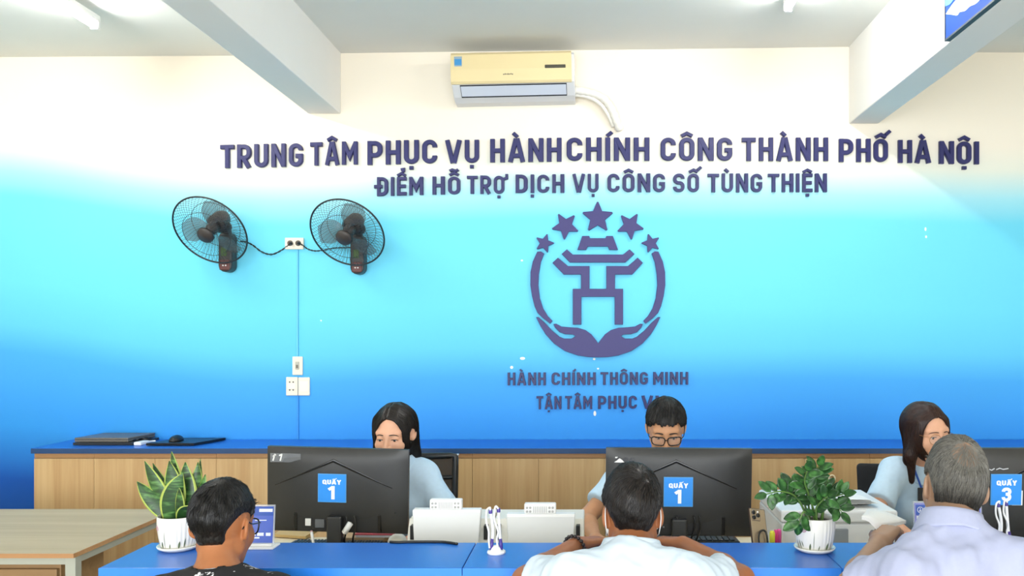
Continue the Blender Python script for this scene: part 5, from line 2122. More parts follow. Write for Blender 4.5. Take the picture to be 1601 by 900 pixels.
def hair_mat(name, c0, c1, rough=.42):
    m = bpy.data.materials.new(name)
    m.use_nodes = True
    nt = m.node_tree
    b = nt.nodes['Principled BSDF']
    b.inputs['Roughness'].default_value = rough
    b.inputs['Specular IOR Level'].default_value = .35
    tc = nt.nodes.new('ShaderNodeTexCoord')
    mp = nt.nodes.new('ShaderNodeMapping')
    mp.inputs['Scale'].default_value = (1, 1, .18)
    nt.links.new(tc.outputs['Object'], mp.inputs[0])
    n = nt.nodes.new('ShaderNodeTexNoise')
    n.inputs['Scale'].default_value = 190
    n.inputs['Detail'].default_value = 3
    nt.links.new(mp.outputs[0], n.inputs['Vector'])
    r = nt.nodes.new('ShaderNodeValToRGB')
    r.color_ramp.elements[0].position = .36
    r.color_ramp.elements[1].position = .66
    r.color_ramp.elements[0].color = (*lin(c0), 1)
    r.color_ramp.elements[1].color = (*lin(c1), 1)
    nt.links.new(n.outputs['Fac'], r.inputs[0])
    nt.links.new(r.outputs[0], b.inputs['Base Color'])
    bp = nt.nodes.new('ShaderNodeBump')
    bp.inputs['Strength'].default_value = .6
    bp.inputs['Distance'].default_value = .002
    nt.links.new(n.outputs['Fac'], bp.inputs['Height'])
    nt.links.new(bp.outputs[0], b.inputs['Normal'])
    return m


def skin_mat(name, c):
    return mat(name, c, .5, spec=.35, noise=.06, nscale=25, sss=.12, bump=.08, bscale=250)


M_SCLERA = mat('eye_white', '#e9e2da', .25)
M_IRIS = mat('eye_dark', '#1c120c', .15)
M_LIP = mat('lip_rose', '#b5655c', .45)
sstep = lambda a, b, x: (lambda t: t * t * (3 - 2 * t))(np.clip((x - a) / (b - a), 0, 1))


class Person:
    def __init__(s, label, cat, base, head_c, yaw, pitch, roll, neck, pelvis, sh, el, wr, skin, fem=False, hands=(), scale=1.0, arm=1.0, hs=(1, 1, 1), nw=1.0):
        s.root = thing('person', label, cat, base)
        s.fem, s.skin, s.arm = fem, skin, arm
        s.hc = np.array(head_c, float)
        s.HM = Matrix.Translation(Vector(head_c)) @ Matrix.Rotation(yaw, 4, 'Z') @ Matrix.Rotation(pitch, 4, 'X') @ Matrix.Rotation(roll, 4, 'Y')
        s.R = np.array(s.HM.to_3x3())
        s.hs = np.array(hs, float)
        s.RS = s.R * s.hs[None, :]
        s.HM = s.HM @ Matrix.Diagonal((*hs, 1))
        s.neck, s.pelvis = np.array(neck, float), np.array(pelvis, float)
        s.sh, s.el, s.wr = [[np.array(q, float) for q in t] for t in (sh, el, wr)]
        s.hands = hands
        s.nw = nw
        u = s.neck - s.pelvis
        u /= np.linalg.norm(u)
        r = s.sh[1] - s.sh[0]
        r -= u * (r @ u)
        r /= np.linalg.norm(r)
        f = np.cross(u, r)
        face = s.R @ V(0, -1, 0)
        if f @ face < 0:
            f = -f
        s.u, s.r, s.f = u, r, f
        s.B = np.stack([r, f, u], 1)
        s.k = scale

    def W(s, p):
        return s.hc + s.RS @ np.asarray(p, float)

    def torso(s, F, o=0.0, shirt=False):
        k = s.k
        L = np.linalg.norm(s.neck - s.pelvis)
        P = lambda t, fy=0: s.pelvis + s.u * L * t + s.f * fy
        w = .155 if s.fem else .168
        F.ell(P(.60, .012), ((w + o) * k, (.103 + o) * k, .155 + o), s.B, .06)
        F.ell(P(.30, .005), ((.132 if s.fem else .145) * k + o, .100 * k + o, .17 + o), s.B, .07)
        F.ell(P(.02, .0), (.165 * k + o, .118 * k + o, .12 + o), s.B, .06)
        if s.fem:
            for sx in (-1, 1):
                F.ell(P(.62, .075) + s.r * sx * .065, (.058 + o, .055 + o, .060 + o), s.B, .05)
        F.cone(s.neck - s.u * .085, s.neck - s.u * .040, .085 + o, .062 + o, .05)
        mid = s.neck - s.u * .062
        for a in s.sh:
            F.cone(mid, a, .058 * k + o, .052 * k + o, .05)
            F.cone(s.neck - s.u * .004, s.neck * .42 + a * .58, .036 + o * .6, .030 + o * .8, .05)
        return F

    def body(s, fine=.0032):
        F = Field()
        s.torso(F)
        hb = s.W((0, .022, -.045))
        F.cone(hb, s.neck - s.u * .01, .049 if s.fem else .056 * s.nw, .055 if s.fem else .064 * s.nw, .03)
        a = s.arm
        for sh, el, wr in zip(s.sh, s.el, s.wr):
            F.cone(sh, el, .047 * a, .040 * a, .03)
            F.cone(el, el + (wr - el) * .3, .040 * a, .041 * a, .02)
            F.cone(el + (wr - el) * .3, wr, .041 * a, .026 * a, .02)
        fx, fy, fz = [], [], []
        c = s.hc
        fx.append((c[0] - .11, c[0] + .11, fine))
        fy.append((c[1] - .135, c[1] + .135, fine))
        fz.append((c[2] - .14, c[2] + .14, fine))
        for h in s.hands:
            G = Field()
            hand(G, **h)
            lo = np.min([o[1] + o[3] + .02 for o in G.ops], 0)
            hi = np.max([o[2] - o[3] - .02 for o in G.ops], 0)
            F.ops += G.ops
            if h.get('W') is not None:
                fx.append((lo[0], hi[0], .0036))
                fy.append((lo[1], hi[1], .0036))
                fz.append((lo[2], hi[2], .0036))
        F.add(lambda P: head_sdf((P - s.hc) @ s.R / s.hs, s.fem) * s.hs.min(), s.hc - .16, s.hc + .16, .012)
        s.F = F
        pts = np.stack([o[1] for o in F.ops] + [o[2] for o in F.ops])
        v, f = F.mesh(pts.min(0), pts.max(0), fx, fy, fz, .0095, smooth=1)
        ob = mesh_obj('body', v, f, s.skin, s.root)
        return ob

    def eyes(s):
        for sx in (-1, 1):
            e = MB().ball((sx * .0315, -.0785, .004), .0128, 20, 14)
            ob = mb_obj(e, 'eye', M_SCLERA, s.root, s.HM)
            i = MB().ball((sx * .0315, -.0862, -.0005), (.0066, .0056, .0062), 16, 10)
            mb_obj(i, 'iris', M_IRIS, ob, s.HM)
        F = Field()
        for sx in (-1, 1):
            F.cone(V(sx * .0, -.1025, -.0585), V(sx * .020, -.0915, -.0605), .0036, .0018, .004)
            F.cone(V(0, -.1025, -.0675), V(sx * .016, -.0930, -.0650), .0046, .0022, .004)
        v, f = F.mesh(V(-.03, -.115, -.08), V(.03, -.08, -.05), coarse=.0016)
        v = (s.RS @ v.T).T + s.hc
        mesh_obj('lips', v, f, M_LIP, s.root)

    def brows(s, m, thick=.0030):
        for sx in (-1, 1):
            pts = [(.013, -.0980, .0240), (.025, -.0955, .0255), (.037, -.0885, .0232), (.047, -.0780, .0160)]
            P = smooth_path([Vector((sx * x, y, z)) for x, y, z in pts], 5)
            P = [s.HM @ p for p in P]
            n = len(P)
            mb_obj(MB().tube(P, [thick * (1 - .55 * abs(i / (n - 1) - .3)) for i in range(n)], 6), 'eyebrow', m, s.root)
            lash = smooth_path([Vector((sx * x, y, z)) for x, y, z in [(.0185, -.0905, .0022), (.026, -.0932, .0046), (.034, -.0928, .0046), (.0455, -.0850, .0010)]], 4)
            mb_obj(MB().tube([s.HM @ p for p in lash], .0015, 5), 'eyelash', m, s.root)

    def hair(s, name, hs, mats, res=.003, lo=(-.12, -.14, -.12), hi=(.12, .14, .15), strands=None):
        """hs(p) in head space; strands: list of (roots, flow, steps, ds, lift, radius, seed, messy, material)."""
        F = Field()
        F.add(hs, lo, hi, .001, '+', 0)
        v, f = F.mesh(np.array(lo, float), np.array(hi, float), coarse=res, smooth=1)
        ob = mesh_obj(name, v, f, mats, s.root, s.HM)
        for roots, flow, steps, ds, lift, rad, seed, messy, m in (strands or []):
            P = grow(hs, roots, flow, steps, ds, lift, seed, messy)
            vv, ff = strands_mesh(P, rad)
            sob = mesh_obj('strands', vv, ff, m, ob, Matrix.Identity(4))
            sob.matrix_basis = Matrix.Identity(4)
            sob['kind'] = 'stuff'
        return ob

    def shirt(s, m, name='shirt', off=.012, hem=.72, sleeve=(.064, .074), fold=.0045, seed=1, neck_r=.060, neck_drop=.0, extra=None, bottom=-.06, fine=.0075):
        F = Field()
        s.torso(F, off)
        for sh, el in zip(s.sh, s.el):
            e = sh + (el - sh) * hem
            t = (el - sh) / np.linalg.norm(el - sh)
            G = lambda P, sh=sh, e=e, t=t: smax(cone(P, sh, e + t * .06, sleeve[0], sleeve[1]), ((P - e) @ t), .006)
            F.add(G, np.minimum(sh, e) - .12, np.maximum(sh, e) + .12, .04)
        if extra:
            extra(F)

        def fn(P):
            return noise3(P * V(1, 1, .55), 46, seed) * fold + noise3(P * V(1.2, 1.2, .4), 105, seed + 9) * fold * .38
        nb = s.neck - s.u * (.004 + neck_drop)

        def post(Fg, xs, ys, zs):
            G = np.stack(np.meshgrid(xs, ys, zs, indexing='ij'), -1).reshape(-1, 3)
            sh_ = Fg.reshape(-1).copy()
            near = np.abs(sh_) < .03
            sh_[near] += fn(G[near])
            top = s.hc + s.R @ V(0, .03, -.03)
            ax = (top - nb) * .5 + V(0, 0, .5) * np.linalg.norm(top - nb)
            c = cone(G, nb, nb + ax * 1.3, neck_r, neck_r - .004)
            sh_ = smax(sh_, -c, .006)
            b = (s.pelvis + s.u * bottom - G) @ s.u
            sh_ = smax(sh_, b, .01)
            return sh_.reshape(Fg.shape)
        pts = np.stack([o[1] for o in F.ops] + [o[2] for o in F.ops])
        v, f = F.mesh(pts.min(0), pts.max(0), coarse=fine, post=post, smooth=2)
        s.SF = F
        return mesh_obj(name, v, f, m, s.root)

    def collar(s, parent, m, r=.066, h=.036, flare=.016, gap=22, front=.045, drop=.006, name='collar', tilt=0.0):
        """Folded shirt collar round the neck; open at the front."""
        top = s.hc + s.R @ V(0, .025, -.04)
        ax = top - s.neck
        ax /= np.linalg.norm(ax)
        ax = ax * .35 + V(0, 0, .65)
        ax /= np.linalg.norm(ax)
        f = s.f - ax * (s.f @ ax)
        f /= np.linalg.norm(f)
        rr = np.cross(f, ax)
        c = s.neck + ax * drop
        rows = []
        n = 48
        for i in range(n + 1):
            a = math.radians(gap + (360 - 2 * gap) * i / n)
            dirv = f * math.cos(a) + rr * math.sin(a)
            fr = (1 + math.cos(a)) / 2
            hh = h * (1 - .45 * fr)
            lo_ = -.010 - front * fr ** 1.6
            lat = abs(math.sin(a))
            ro = 1 + .10 * lat
            row = []
            for rad, z in ((r * ro - .003, -.012), (r * ro - .004, hh * .6), (r * ro - .002, hh), (r * ro + .003, hh + .001), (r * ro + .006, hh * .7), (r * ro + flare, lo_ + .004 - .012 * lat), (r * ro + flare + .001, lo_ - .002 - .012 * lat), (r * ro + flare - .006, lo_ - .003 - .012 * lat), (r * ro - .001, -.012)):
                row.append(Vector(c + dirv * rad + ax * z))
            rows.append(row)
        ob = MB().grid(rows)
        return mb_obj(ob, name, m, parent)

    def legs(s, trousers, shoes, seat_drop=0.0, knee_f=.42, foot_f=.06):
        F = Field()
        fz = V(s.f[0], s.f[1], 0)
        fz /= np.linalg.norm(fz)
        rr = V(s.r[0], s.r[1], 0)
        rr /= np.linalg.norm(rr)
        F.ell(s.pelvis + V(0, 0, -.005), (.182, .135, .115), s.B, .05)
        feet = []
        for sx in (-1, 1):
            hip = s.pelvis + rr * sx * .085 + V(0, 0, -.02)
            kn = s.pelvis + rr * sx * .125 + fz * knee_f
            kn[2] = max(.50, s.pelvis[2] - .02)
            an = kn + fz * foot_f
            an[2] = .10
            F.cone(hip, kn, .086, .062, .05)
            F.cone(kn, an, .062, .048, .03)
            feet.append(an)
        pts = np.stack([o[1] for o in F.ops] + [o[2] for o in F.ops])
        v, f = F.mesh(pts.min(0), pts.max(0), coarse=.013, smooth=2)
        mesh_obj('trousers', v, f, trousers, s.root)
        for an in feet:
            G = Field()
            G.cone(an + V(0, 0, -.055), an + fz * .15 + V(0, 0, -.062), .042, .036, .03)
            G.cone(an + V(0, 0, -.01), an + V(0, 0, -.05), .045, .045, .03)
            lo, hi = np.minimum(an, an + fz * .16) - .08, np.maximum(an, an + fz * .16) + .08
            lo[2] = .004
            v, f = G.mesh(lo, hi, coarse=.009, smooth=1)
            v[:, 2] = np.maximum(v[:, 2], 0)
            mesh_obj('shoe', v, f, shoes, s.root)

    def front_y(s, x, z, y0):
        """First point of the shirt met from y0 going +y."""
        ys = np.arange(y0, y0 + .4, .002)
        P = np.stack([np.full_like(ys, x), ys, np.full_like(ys, z)], 1)
        d = s.SF.at(P)
        k = np.argmax(d < 0)
        return ys[k] if (d < 0).any() else None


def sphere_dirs(n, seed):
    r = np.random.RandomState(seed)
    d = r.normal(size=(n, 3))
    return d / np.linalg.norm(d, axis=1, keepdims=True)


def glasses(p, m, shape, thick=.0022, zc=-.003, w=.026, h=.020):
    """Rims, bridge and temples as one frame in head space, lenses as its pieces; shape 'round' or 'square'."""
    fr, lens = MB(), []
    for sx in (-1, 1):
        pts = []
        for k in range(40):
            a = 2 * PI * k / 40
            ex = 2.0 if shape == 'round' else 4.0
            ca, sa = math.cos(a), math.sin(a)
            x = w * math.copysign(abs(ca) ** (2 / ex), ca)
            z = h * math.copysign(abs(sa) ** (2 / ex), sa)
            if shape != 'round' and z < 0:
                x *= 1 - .12 * (-z / h)
            X = sx * .0335 + x
            pts.append(p.HM @ Vector((X, -.110 + 3.2 * X * X, zc + z)))
        fr.tube(pts, thick, 8, closed=True)
        lens.append(pts)
        tpl = [Vector((sx * (.0335 + w), -.0985, zc + h * .5)), Vector((sx * .0725, -.080, zc + h * .55)), Vector((sx * .0790, -.02, zc + .012)), Vector((sx * .0800, .010, zc + .018)), Vector((sx * .077, .032, zc + .002))]
        fr.tube([p.HM @ q for q in smooth_path(tpl, 5)], thick * .9, 6)
    br = [Vector((-.0335 + w - .001, -.1095, zc + .004)), Vector((0, -.1135, zc + .008)), Vector((.0335 - w + .001, -.1095, zc + .004))]
    fr.tube([p.HM @ q for q in smooth_path(br, 4)], thick, 6)
    g = mb_obj(fr, 'glasses', m, p.root)
    for pts in lens:
        mb_obj(MB().add(pts, [tuple(range(40))]), 'lens', M_LENS, g)


M_LENS = mat('clear_lens', '#f4f6f8', .05, alpha=.10)
M_GLBLACK = mat('glasses_black', '#120f10', .25)
M_GLGOLD = mat('glasses_gold', '#b88a5c', .3, metal=.7)

# ------------------------------------------------------------------ the six people
SK_W = skin_mat('skin_fair', '#dca88a')
SK_M = skin_mat('skin_light_tan', '#c8946f')
SK_Y = skin_mat('skin_tan', '#a86c45')
SK_C = skin_mat('skin_brown', '#9d633f')
SK_O = skin_mat('skin_weathered', '#a5846c')
H_BLACK = hair_mat('hair_black', '#0a0909', '#191615')
H_BLACK2 = hair_mat('hair_soft_black', '#100d0c', '#251e1b')
H_BROWN = hair_mat('hair_dark_brown', '#1e0f0b', '#3a211a')
H_GREY = hair_mat('hair_grey', '#3a3732', '#6b675f', .5)
H_S1 = mat('strand_silver', '#807d75', .45)
H_S2 = mat('strand_grey', '#5a5751', .45)
H_S3 = mat('strand_charcoal', '#2a2825', .45)
H_SB = mat('strand_black', '#0c0a0a', .38)
H_SB2 = mat('strand_soft_black', '#181311', .4)
H_SBR = mat('strand_brown', '#2c1812', .38)
CL_UNI = mat('uniform_light_blue', '#c2dcf0', .75, noise=.03, nscale=60, bump=.12, bscale=500)
CL_WHITE = mat('shirt_white', '#cad7e3', .8, noise=.015, nscale=60, bump=.10, bscale=500)
CL_LAV = mat('shirt_pale_lavender', '#a6abc6', .8, noise=.02, nscale=70, bump=.10, bscale=500)
CL_BLACK = mat('shirt_black', '#141416', .85)
TR_NAVY = mat('trousers_navy', '#1c2333', .85)
TR_GREY = mat('trousers_grey', '#4a4844', .85)
SHOE = mat('shoe_black', '#141212', .45)


def patterned_black():
    m = bpy.data.materials.new('shirt_black_sprigs')
    m.use_nodes = True
    nt = m.node_tree
    b = nt.nodes['Principled BSDF']
    b.inputs['Roughness'].default_value = .85
    tc = nt.nodes.new('ShaderNodeTexCoord')
    vo = nt.nodes.new('ShaderNodeTexVoronoi')
    vo.inputs['Scale'].default_value = 22
    n = nt.nodes.new('ShaderNodeTexNoise')
    n.inputs['Scale'].default_value = 55
    n.inputs['Distortion'].default_value = 1.2
    nt.links.new(tc.outputs['Object'], n.inputs['Vector'])
    nt.links.new(tc.outputs['Object'], vo.inputs['Vector'])
    a = nt.nodes.new('ShaderNodeMath')
    a.operation = 'GREATER_THAN'
    a.inputs[1].default_value = .56
    nt.links.new(n.outputs['Fac'], a.inputs[0])
    c = nt.nodes.new('ShaderNodeMath')
    c.operation = 'LESS_THAN'
    c.inputs[1].default_value = .42
    nt.links.new(vo.outputs['Distance'], c.inputs[0])
    e = nt.nodes.new('ShaderNodeMath')
    e.operation = 'MULTIPLY'
    nt.links.new(a.outputs[0], e.inputs[0])
    nt.links.new(c.outputs[0], e.inputs[1])
    mx = nt.nodes.new('ShaderNodeMix')
    mx.data_type = 'RGBA'
    nt.links.new(e.outputs[0], mx.inputs['Factor'])
    mx.inputs['A'].default_value = (*lin('#151517'), 1)
    mx.inputs['B'].default_value = (*lin('#c9c9cc'), 1)
    nt.links.new(mx.outputs['Result'], b.inputs['Base Color'])
    return m


class ShortHair:
    def __init__(s, top, zb, fade, front=.066, stub=.0012, hole=None, bulk=(-.02, .03), seed=3, sink=.004, slope=1.1):
        s.__dict__.update(top=top, zb=zb, fade=fade, front=front, stub=stub, hole=hole, bulk=bulk, seed=seed, sink=sink, slope=slope)

    def t(s, p):
        x, y, z = p[:, 0], p[:, 1], p[:, 2]
        ax = np.abs(x)
        side = s.bulk
        t = s.stub + (s.top - s.stub) * sstep(side[0], side[1], z + .12 * np.minimum(0, y + .02))
        zb = s.zb + s.slope * np.maximum(ax - .036, 0) * (y > -.02)
        t = t - .012 * (1 - sstep(zb, zb + s.fade, z))
        fr = s.front - .55 * np.maximum(ax - .048, 0) + .0035 * np.sin(x * 150 + 1) + .0022 * np.sin(x * 410)
        m = sstep(-.040, -.062, y) * (1 - sstep(fr - .005, fr + .004, z))
        t = t - m * .04
        m1 = sstep(-.010, -.034, y) * (1 - sstep(.012, .040, z))
        t = t - m1 * .04
        e = (1 - sstep(.030, .037, np.sqrt((y - .012) ** 2 + z * z))) * (ax > .045)
        t = t - e * .03
        if s.hole is not None:
            c, r0, r1 = s.hole
            q = np.linalg.norm(p - np.array(c), axis=1)
            t = t - (s.top + s.sink) * (1 - sstep(r0, r1, q))
        return t + noise3(p, 420, s.seed + 5) * .0011 * (z < s.zb + .05)

    def __call__(s, p):
        d = smin(skull(p), cone(p, V(0, .022, -.045), V(0, .040, -.12), .0535, .056), .03)
        n = noise3(p, 150, s.seed) * .0022 * np.clip(s.t(p) / .01, 0, 1)
        return d - s.t(p) - n

    def roots(s, n, seed, tmin=.003):
        d = sphere_dirs(n * 2, seed)
        p = V(0, .012, .025) + d * .105
        t = s.t(V(0, .012, .025) + d * .095)
        return p[t > tmin][:n]


def whorl_flow(w, down=.6, swirl=.5):
    w = np.array(w)

    def f(p):
        v = p - w
        r = np.linalg.norm(v, axis=1, keepdims=True)
        v = v / (r + 1e-6)
        sw = np.cross(v, w / np.linalg.norm(w)) * swirl * np.exp(-r / .05)
        return v + sw + V(0, 0, -down) * np.clip(r / .08, 0, 1)
    return f


def stool(x, y, h, label):
    t = thing('stool', label, 'stool', (x, y, 0), group='customer stools')
    MB().lathe([(.0001, h - .05), (.16, h - .05), (.175, h - .035), (.175, h - .015), (.15, h), (.0001, h)], 32, (x, y, 0)).build('seat', mat('stool_vinyl', '#22262c', .5), t)
    for k in range(4):
        a = PI / 4 + k * PI / 2
        MB().tube([Vector((x + .11 * math.cos(a), y + .11 * math.sin(a), h - .05)), Vector((x + .19 * math.cos(a), y + .19 * math.sin(a), .012))], .011, 8).build('leg', M_CHROME, t)
    MB().tube([Vector((x + .165 * math.cos(a), y + .165 * math.sin(a), .16)) for a in [2 * PI * i / 32 for i in range(32)]], .007, 8, closed=True).build('foot_ring', M_CHROME, t)


A3 = lambda *a: np.array(at(*a))

# ---- woman clerk at the left monitor
hc = A3(617, 678, 3.56)
nk = A3(622, 724, 3.67)
p = Person('person with long black hair in a light blue shirt behind the left monitor', 'person', (nk[0], 3.86, 0), hc, math.radians(-7), math.radians(11), 0,
           nk, (nk[0], 3.86, .55), (A3(583, 738, 3.69), A3(661, 740, 3.69)), ((nk[0] - .24, 3.62, .81), A3(704, 806, 3.60)),
           ((nk[0] - .08, 3.50, .800), A3(660, 839, 3.40)), SK_W, True, arm=.86, scale=.93,
           hands=[dict(W=V(nk[0] - .08, 3.50, .800), d=(.25, -1, -.02), pn=(0, 0, -1), lat=(1, 0, 0), L=.92, r=.9, curl=(18, 25, 15)),
                  dict(W=A3(660, 839, 3.40), d=(-.75, -.65, -.04), pn=(0, 0, -1), lat=(-1, 0, 0), L=.92, r=.9, curl=(18, 25, 15))])
p.body(.0028)
p.eyes()
p.brows(H_SB2, .0022)
shirt_ob = p.shirt(CL_UNI, seed=4, hem=.80, sleeve=(.054, .066), neck_r=.056, off=.013)
p.collar(shirt_ob, CL_UNI, r=.062, h=.030, flare=.030, front=.075, drop=.030)
p.legs(TR_NAVY, SHOE)


def long_hair(curtains, opening, ear=None, cap=.011, part=0.0, seed=5):
    def f(q):
        d = skull(q) - cap
        for a, b, ra, rb, k in curtains:
            d = smin(d, cone(q, V(*a), V(*b), ra, rb), k)
        d = d - noise3(q * V(1, 1, .12), 230, seed) * .0016 - noise3(q * V(1, 1, .1), 90, seed + 1) * .0018
        d = smax(d, -ell(q, *opening), .006)
        if ear:
            d = smax(d, -ell(q, *ear), .006)
        gz = np.abs(q[:, 0] - part)
        d = d + .0035 * np.exp(-(gz / .003) ** 2) * (q[:, 2] > .06) * (q[:, 1] < .06)
        return d
    return f


def part_flow(part):
    def f(q):
        s_ = np.sign(q[:, 0] - part)
        top = sstep(.04, .11, q[:, 2])
        v = np.zeros_like(q)
        v[:, 0] = s_ * top * 1.1
        v[:, 1] = .35 * sstep(.0, .1, q[:, 2])
        v[:, 2] = -1.0
        return v
    return f


def long_roots(fn, n, seed, zmin=-.12):
    r = np.random.RandomState(seed)
    q = np.stack([r.uniform(-.11, .11, n * 6), r.uniform(-.10, .14, n * 6), r.uniform(zmin, .14, n * 6)], 1)
    d = fn(q)
    return q[np.abs(d) < .012][:n]


h1 = long_hair([((0, .045, .03), (0, .105, -.13), .078, .050, .04), ((-.060, -.020, .055), (-.078, .004, -.12), .022, .022, .025),
                ((-.066, .012, .05), (-.080, .014, -.11), .025, .024, .02), ((.060, .040, .03), (.054, .105, -.125), .022, .018, .03)],
               ((.003, -.120, .0), (.068, .092, .102)), ((.086, -.008, -.004), (.026, .026, .036)), part=-.006)
p.hair('hair', h1, H_BLACK2, lo=(-.13, -.14, -.20), hi=(.13, .15, .15),
       strands=[(long_roots(h1, 2800, 2), part_flow(-.006), 9, .016, .002, .0007, 3, .10, H_SB2)])

# ---- clerk in black glasses
hc = A3(1041, 669, 3.56)
nk = V(hc[0] + .005, 3.69, hc[2] - .165)
p = Person('person with black square glasses and a light blue shirt behind the right monitor', 'person', (nk[0], 3.88, 0), hc, math.radians(-4), math.radians(22), 0,
           nk, (nk[0], 3.88, .53), (A3(968, 752, 3.70), A3(1114, 752, 3.70)), (A3(915, 812, 3.56), A3(1160, 812, 3.58)),
           (A3(931, 842, 3.36), A3(1112, 838, 3.46)), SK_M, False, arm=.95, scale=.95,
           hands=[dict(W=A3(931, 842, 3.36), d=(.35, -.9, -.10), pn=(0, -.1, -1), lat=(1, 0, 0), L=.96, curl=(30, 35, 20)),
                  dict(W=A3(1112, 838, 3.46), d=(-.05, -1, -.12), pn=(0, 0, -1), lat=(-1, 0, 0), L=.96, curl=(22, 35, 25))])
p.body(.0028)
p.eyes()
p.brows(H_SB, .0030)
shirt_ob = p.shirt(CL_UNI, seed=8, hem=.62, sleeve=(.062, .070), neck_r=.060)
p.collar(shirt_ob, CL_UNI, r=.064, h=.034, flare=.018, front=.055)
p.legs(TR_NAVY, SHOE)
sh = ShortHair(.0135, -.05, .02, front=.056, stub=.004, bulk=(-.03, .02), seed=6)
p.hair('hair', sh, H_BLACK, strands=[(sh.roots(1700, 4), whorl_flow((.0, .05, .125), .5, .4), 7, .0075, .003, .0009, 5, .18, H_SB)])
glasses(p, M_GLBLACK, 'square', thick=.0024, w=.0275, h=.0190, zc=-.004)

# ---- woman clerk with the lanyard
hc = A3(1448, 676, 3.56)
nk = A3(1446, 727, 3.68)
p = Person('person with straight brown hair, thin glasses and a blue lanyard over a light blue shirt', 'person', (nk[0], 3.87, 0), hc, math.radians(15), math.radians(7), math.radians(-2),
           nk, (nk[0], 3.87, .55), (A3(1397, 738, 3.69), A3(1494, 738, 3.71)), (A3(1369, 800, 3.57), (nk[0] + .25, 3.60, .82)),
           (A3(1420, 836, 3.40), (nk[0] + .12, 3.40, .80)), SK_W, True, arm=.86, scale=.93,
           hands=[dict(W=A3(1420, 836, 3.40), d=(.5, -.85, -.05), pn=(0, 0, -1), lat=(1, 0, 0), L=.92, r=.9, curl=(18, 25, 15)),
                  dict(W=V(nk[0] + .12, 3.40, .80), d=(-.3, -1, -.05), pn=(0, 0, -1), lat=(-1, 0, 0), L=.92, r=.9, curl=(18, 25, 15))])
p.body(.0028)
p.eyes()
p.brows(H_SBR, .0020)
shirt_ob = p.shirt(CL_UNI, seed=12, hem=.78, sleeve=(.056, .068), neck_r=.056, off=.013)
p.collar(shirt_ob, CL_UNI, r=.062, h=.030, flare=.030, front=.075, drop=.030)
p.legs(TR_NAVY, SHOE)
h2 = long_hair([((0, .045, .03), (.015, .095, -.12), .076, .044, .04), ((-.060, -.030, .060), (-.084, -.016, -.09), .022, .021, .025), ((-.084, -.016, -.09), (-.078, -.022, -.200), .021, .010, .02),
                ((-.066, .012, .05), (-.078, .010, -.12), .025, .020, .02), ((.060, -.022, .055), (.084, -.010, -.12), .022, .025, .025)],
               ((-.005, -.125, -.004), (.074, .098, .102)), part=.006)
p.hair('hair', h2, H_BROWN, lo=(-.13, -.14, -.25), hi=(.13, .15, .15),
       strands=[(long_roots(h2, 2600, 7, -.16), part_flow(.006), 10, .017, .0015, .0007, 8, .06, H_SBR)])
glasses(p, M_GLGOLD, 'round', thick=.0011, w=.0235, h=.0215)
lan = []
for px, py in ((1436, 724), (1439, 735), (1442, 746), (1446, 757), (1450, 768)):
    q = at(px, py, 3.55)
    y = p.front_y(q.x, q.z, 3.40)
    lan.append(Vector((q.x, (y or 3.55) - .006, q.z)))
LAN = mat('lanyard_blue', '#1f4fae', .6)
lo_ = mb_obj(MB().tube(smooth_path(lan, 5), .0055, 8, flat=.35), 'lanyard', LAN, p.root)
e_ = lan[-1]
mb_obj(MB().box((e_.x - .020, e_.y - .010, e_.z - .052), (e_.x + .034, e_.y - .004, e_.z + .006), .002), 'badge', mat('badge_dark', '#2a2c33', .3), lo_)

# ---- young customer at the left
hc = A3(348, 824, 2.34)
nk = A3(342, 902, 2.27)
p = Person('person with black undercut hair and black patterned shirt sitting before the snake plant', 'person', (nk[0], 2.0, 0), hc, math.radians(180 - 5), math.radians(9), 0,
           nk, (nk[0], 2.0, nk[2] - .47), (A3(260, 938, 2.24), A3(424, 938, 2.24)), (V(nk[0] - .22, 2.2, .68), V(nk[0] + .22, 2.2, .68)),
           (V(nk[0] - .13, 2.36, .60), V(nk[0] + .13, 2.36, .60)), SK_Y, False, hs=(.97, .97, 1.06), nw=.88,
           hands=[])
p.body(.0032)
p.eyes()
p.brows(H_SB, .0030)
SPR = patterned_black()
shirt_ob = p.shirt(SPR, seed=21, hem=.75, sleeve=(.064, .074), neck_r=.062, neck_drop=.004, fine=.007)
so__ = shirt_ob


def neck_ring(pp, parent, r, rad, z, m, name):
    top = pp.hc + pp.R @ V(0, .025, -.04)
    ax = top - pp.neck
    ax /= np.linalg.norm(ax)
    ax = ax * .35 + V(0, 0, .65)
    ax /= np.linalg.norm(ax)
    f = pp.f - ax * (pp.f @ ax)
    f /= np.linalg.norm(f)
    rr = np.cross(f, ax)
    c = pp.neck + ax * z
    pts = [Vector(c + (f * math.cos(a) * 1.0 + rr * math.sin(a)) * r - ax * .022 * (1 + math.cos(a)) * .5) for a in [2 * PI * i / 48 for i in range(48)]]
    mb_obj(MB().tube(pts, rad, 8, closed=True), name, m, parent)


neck_ring(p, so__, .069, .010, .020, CL_BLACK, 'neckband')
neck_ring(p, so__, .0635, .0035, .028, CL_WHITE, 'undershirt_edge')
p.legs(TR_GREY, SHOE, knee_f=.39)
ySh = ShortHair(.0105, -.052, .022, stub=.0008, bulk=(-.022, .026), seed=9, slope=2.4)
p.hair('hair', ySh, H_BLACK, strands=[(ySh.roots(1900, 14, .010), whorl_flow((-.01, .055, .12), .75, .5), 7, .008, .004, .0010, 15, .22, H_SB),
                                     (ySh.roots(1500, 24, .0005), whorl_flow((0, .055, .12), 1.2, .3), 4, .003, .0012, .0005, 25, .2, H_SB)])
glasses(p, M_GLBLACK, 'square', thick=.0022, w=.027, h=.021)
stool(nk[0], 2.0, nk[2] - .47 - .115, 'round stool under the young man in the patterned shirt')

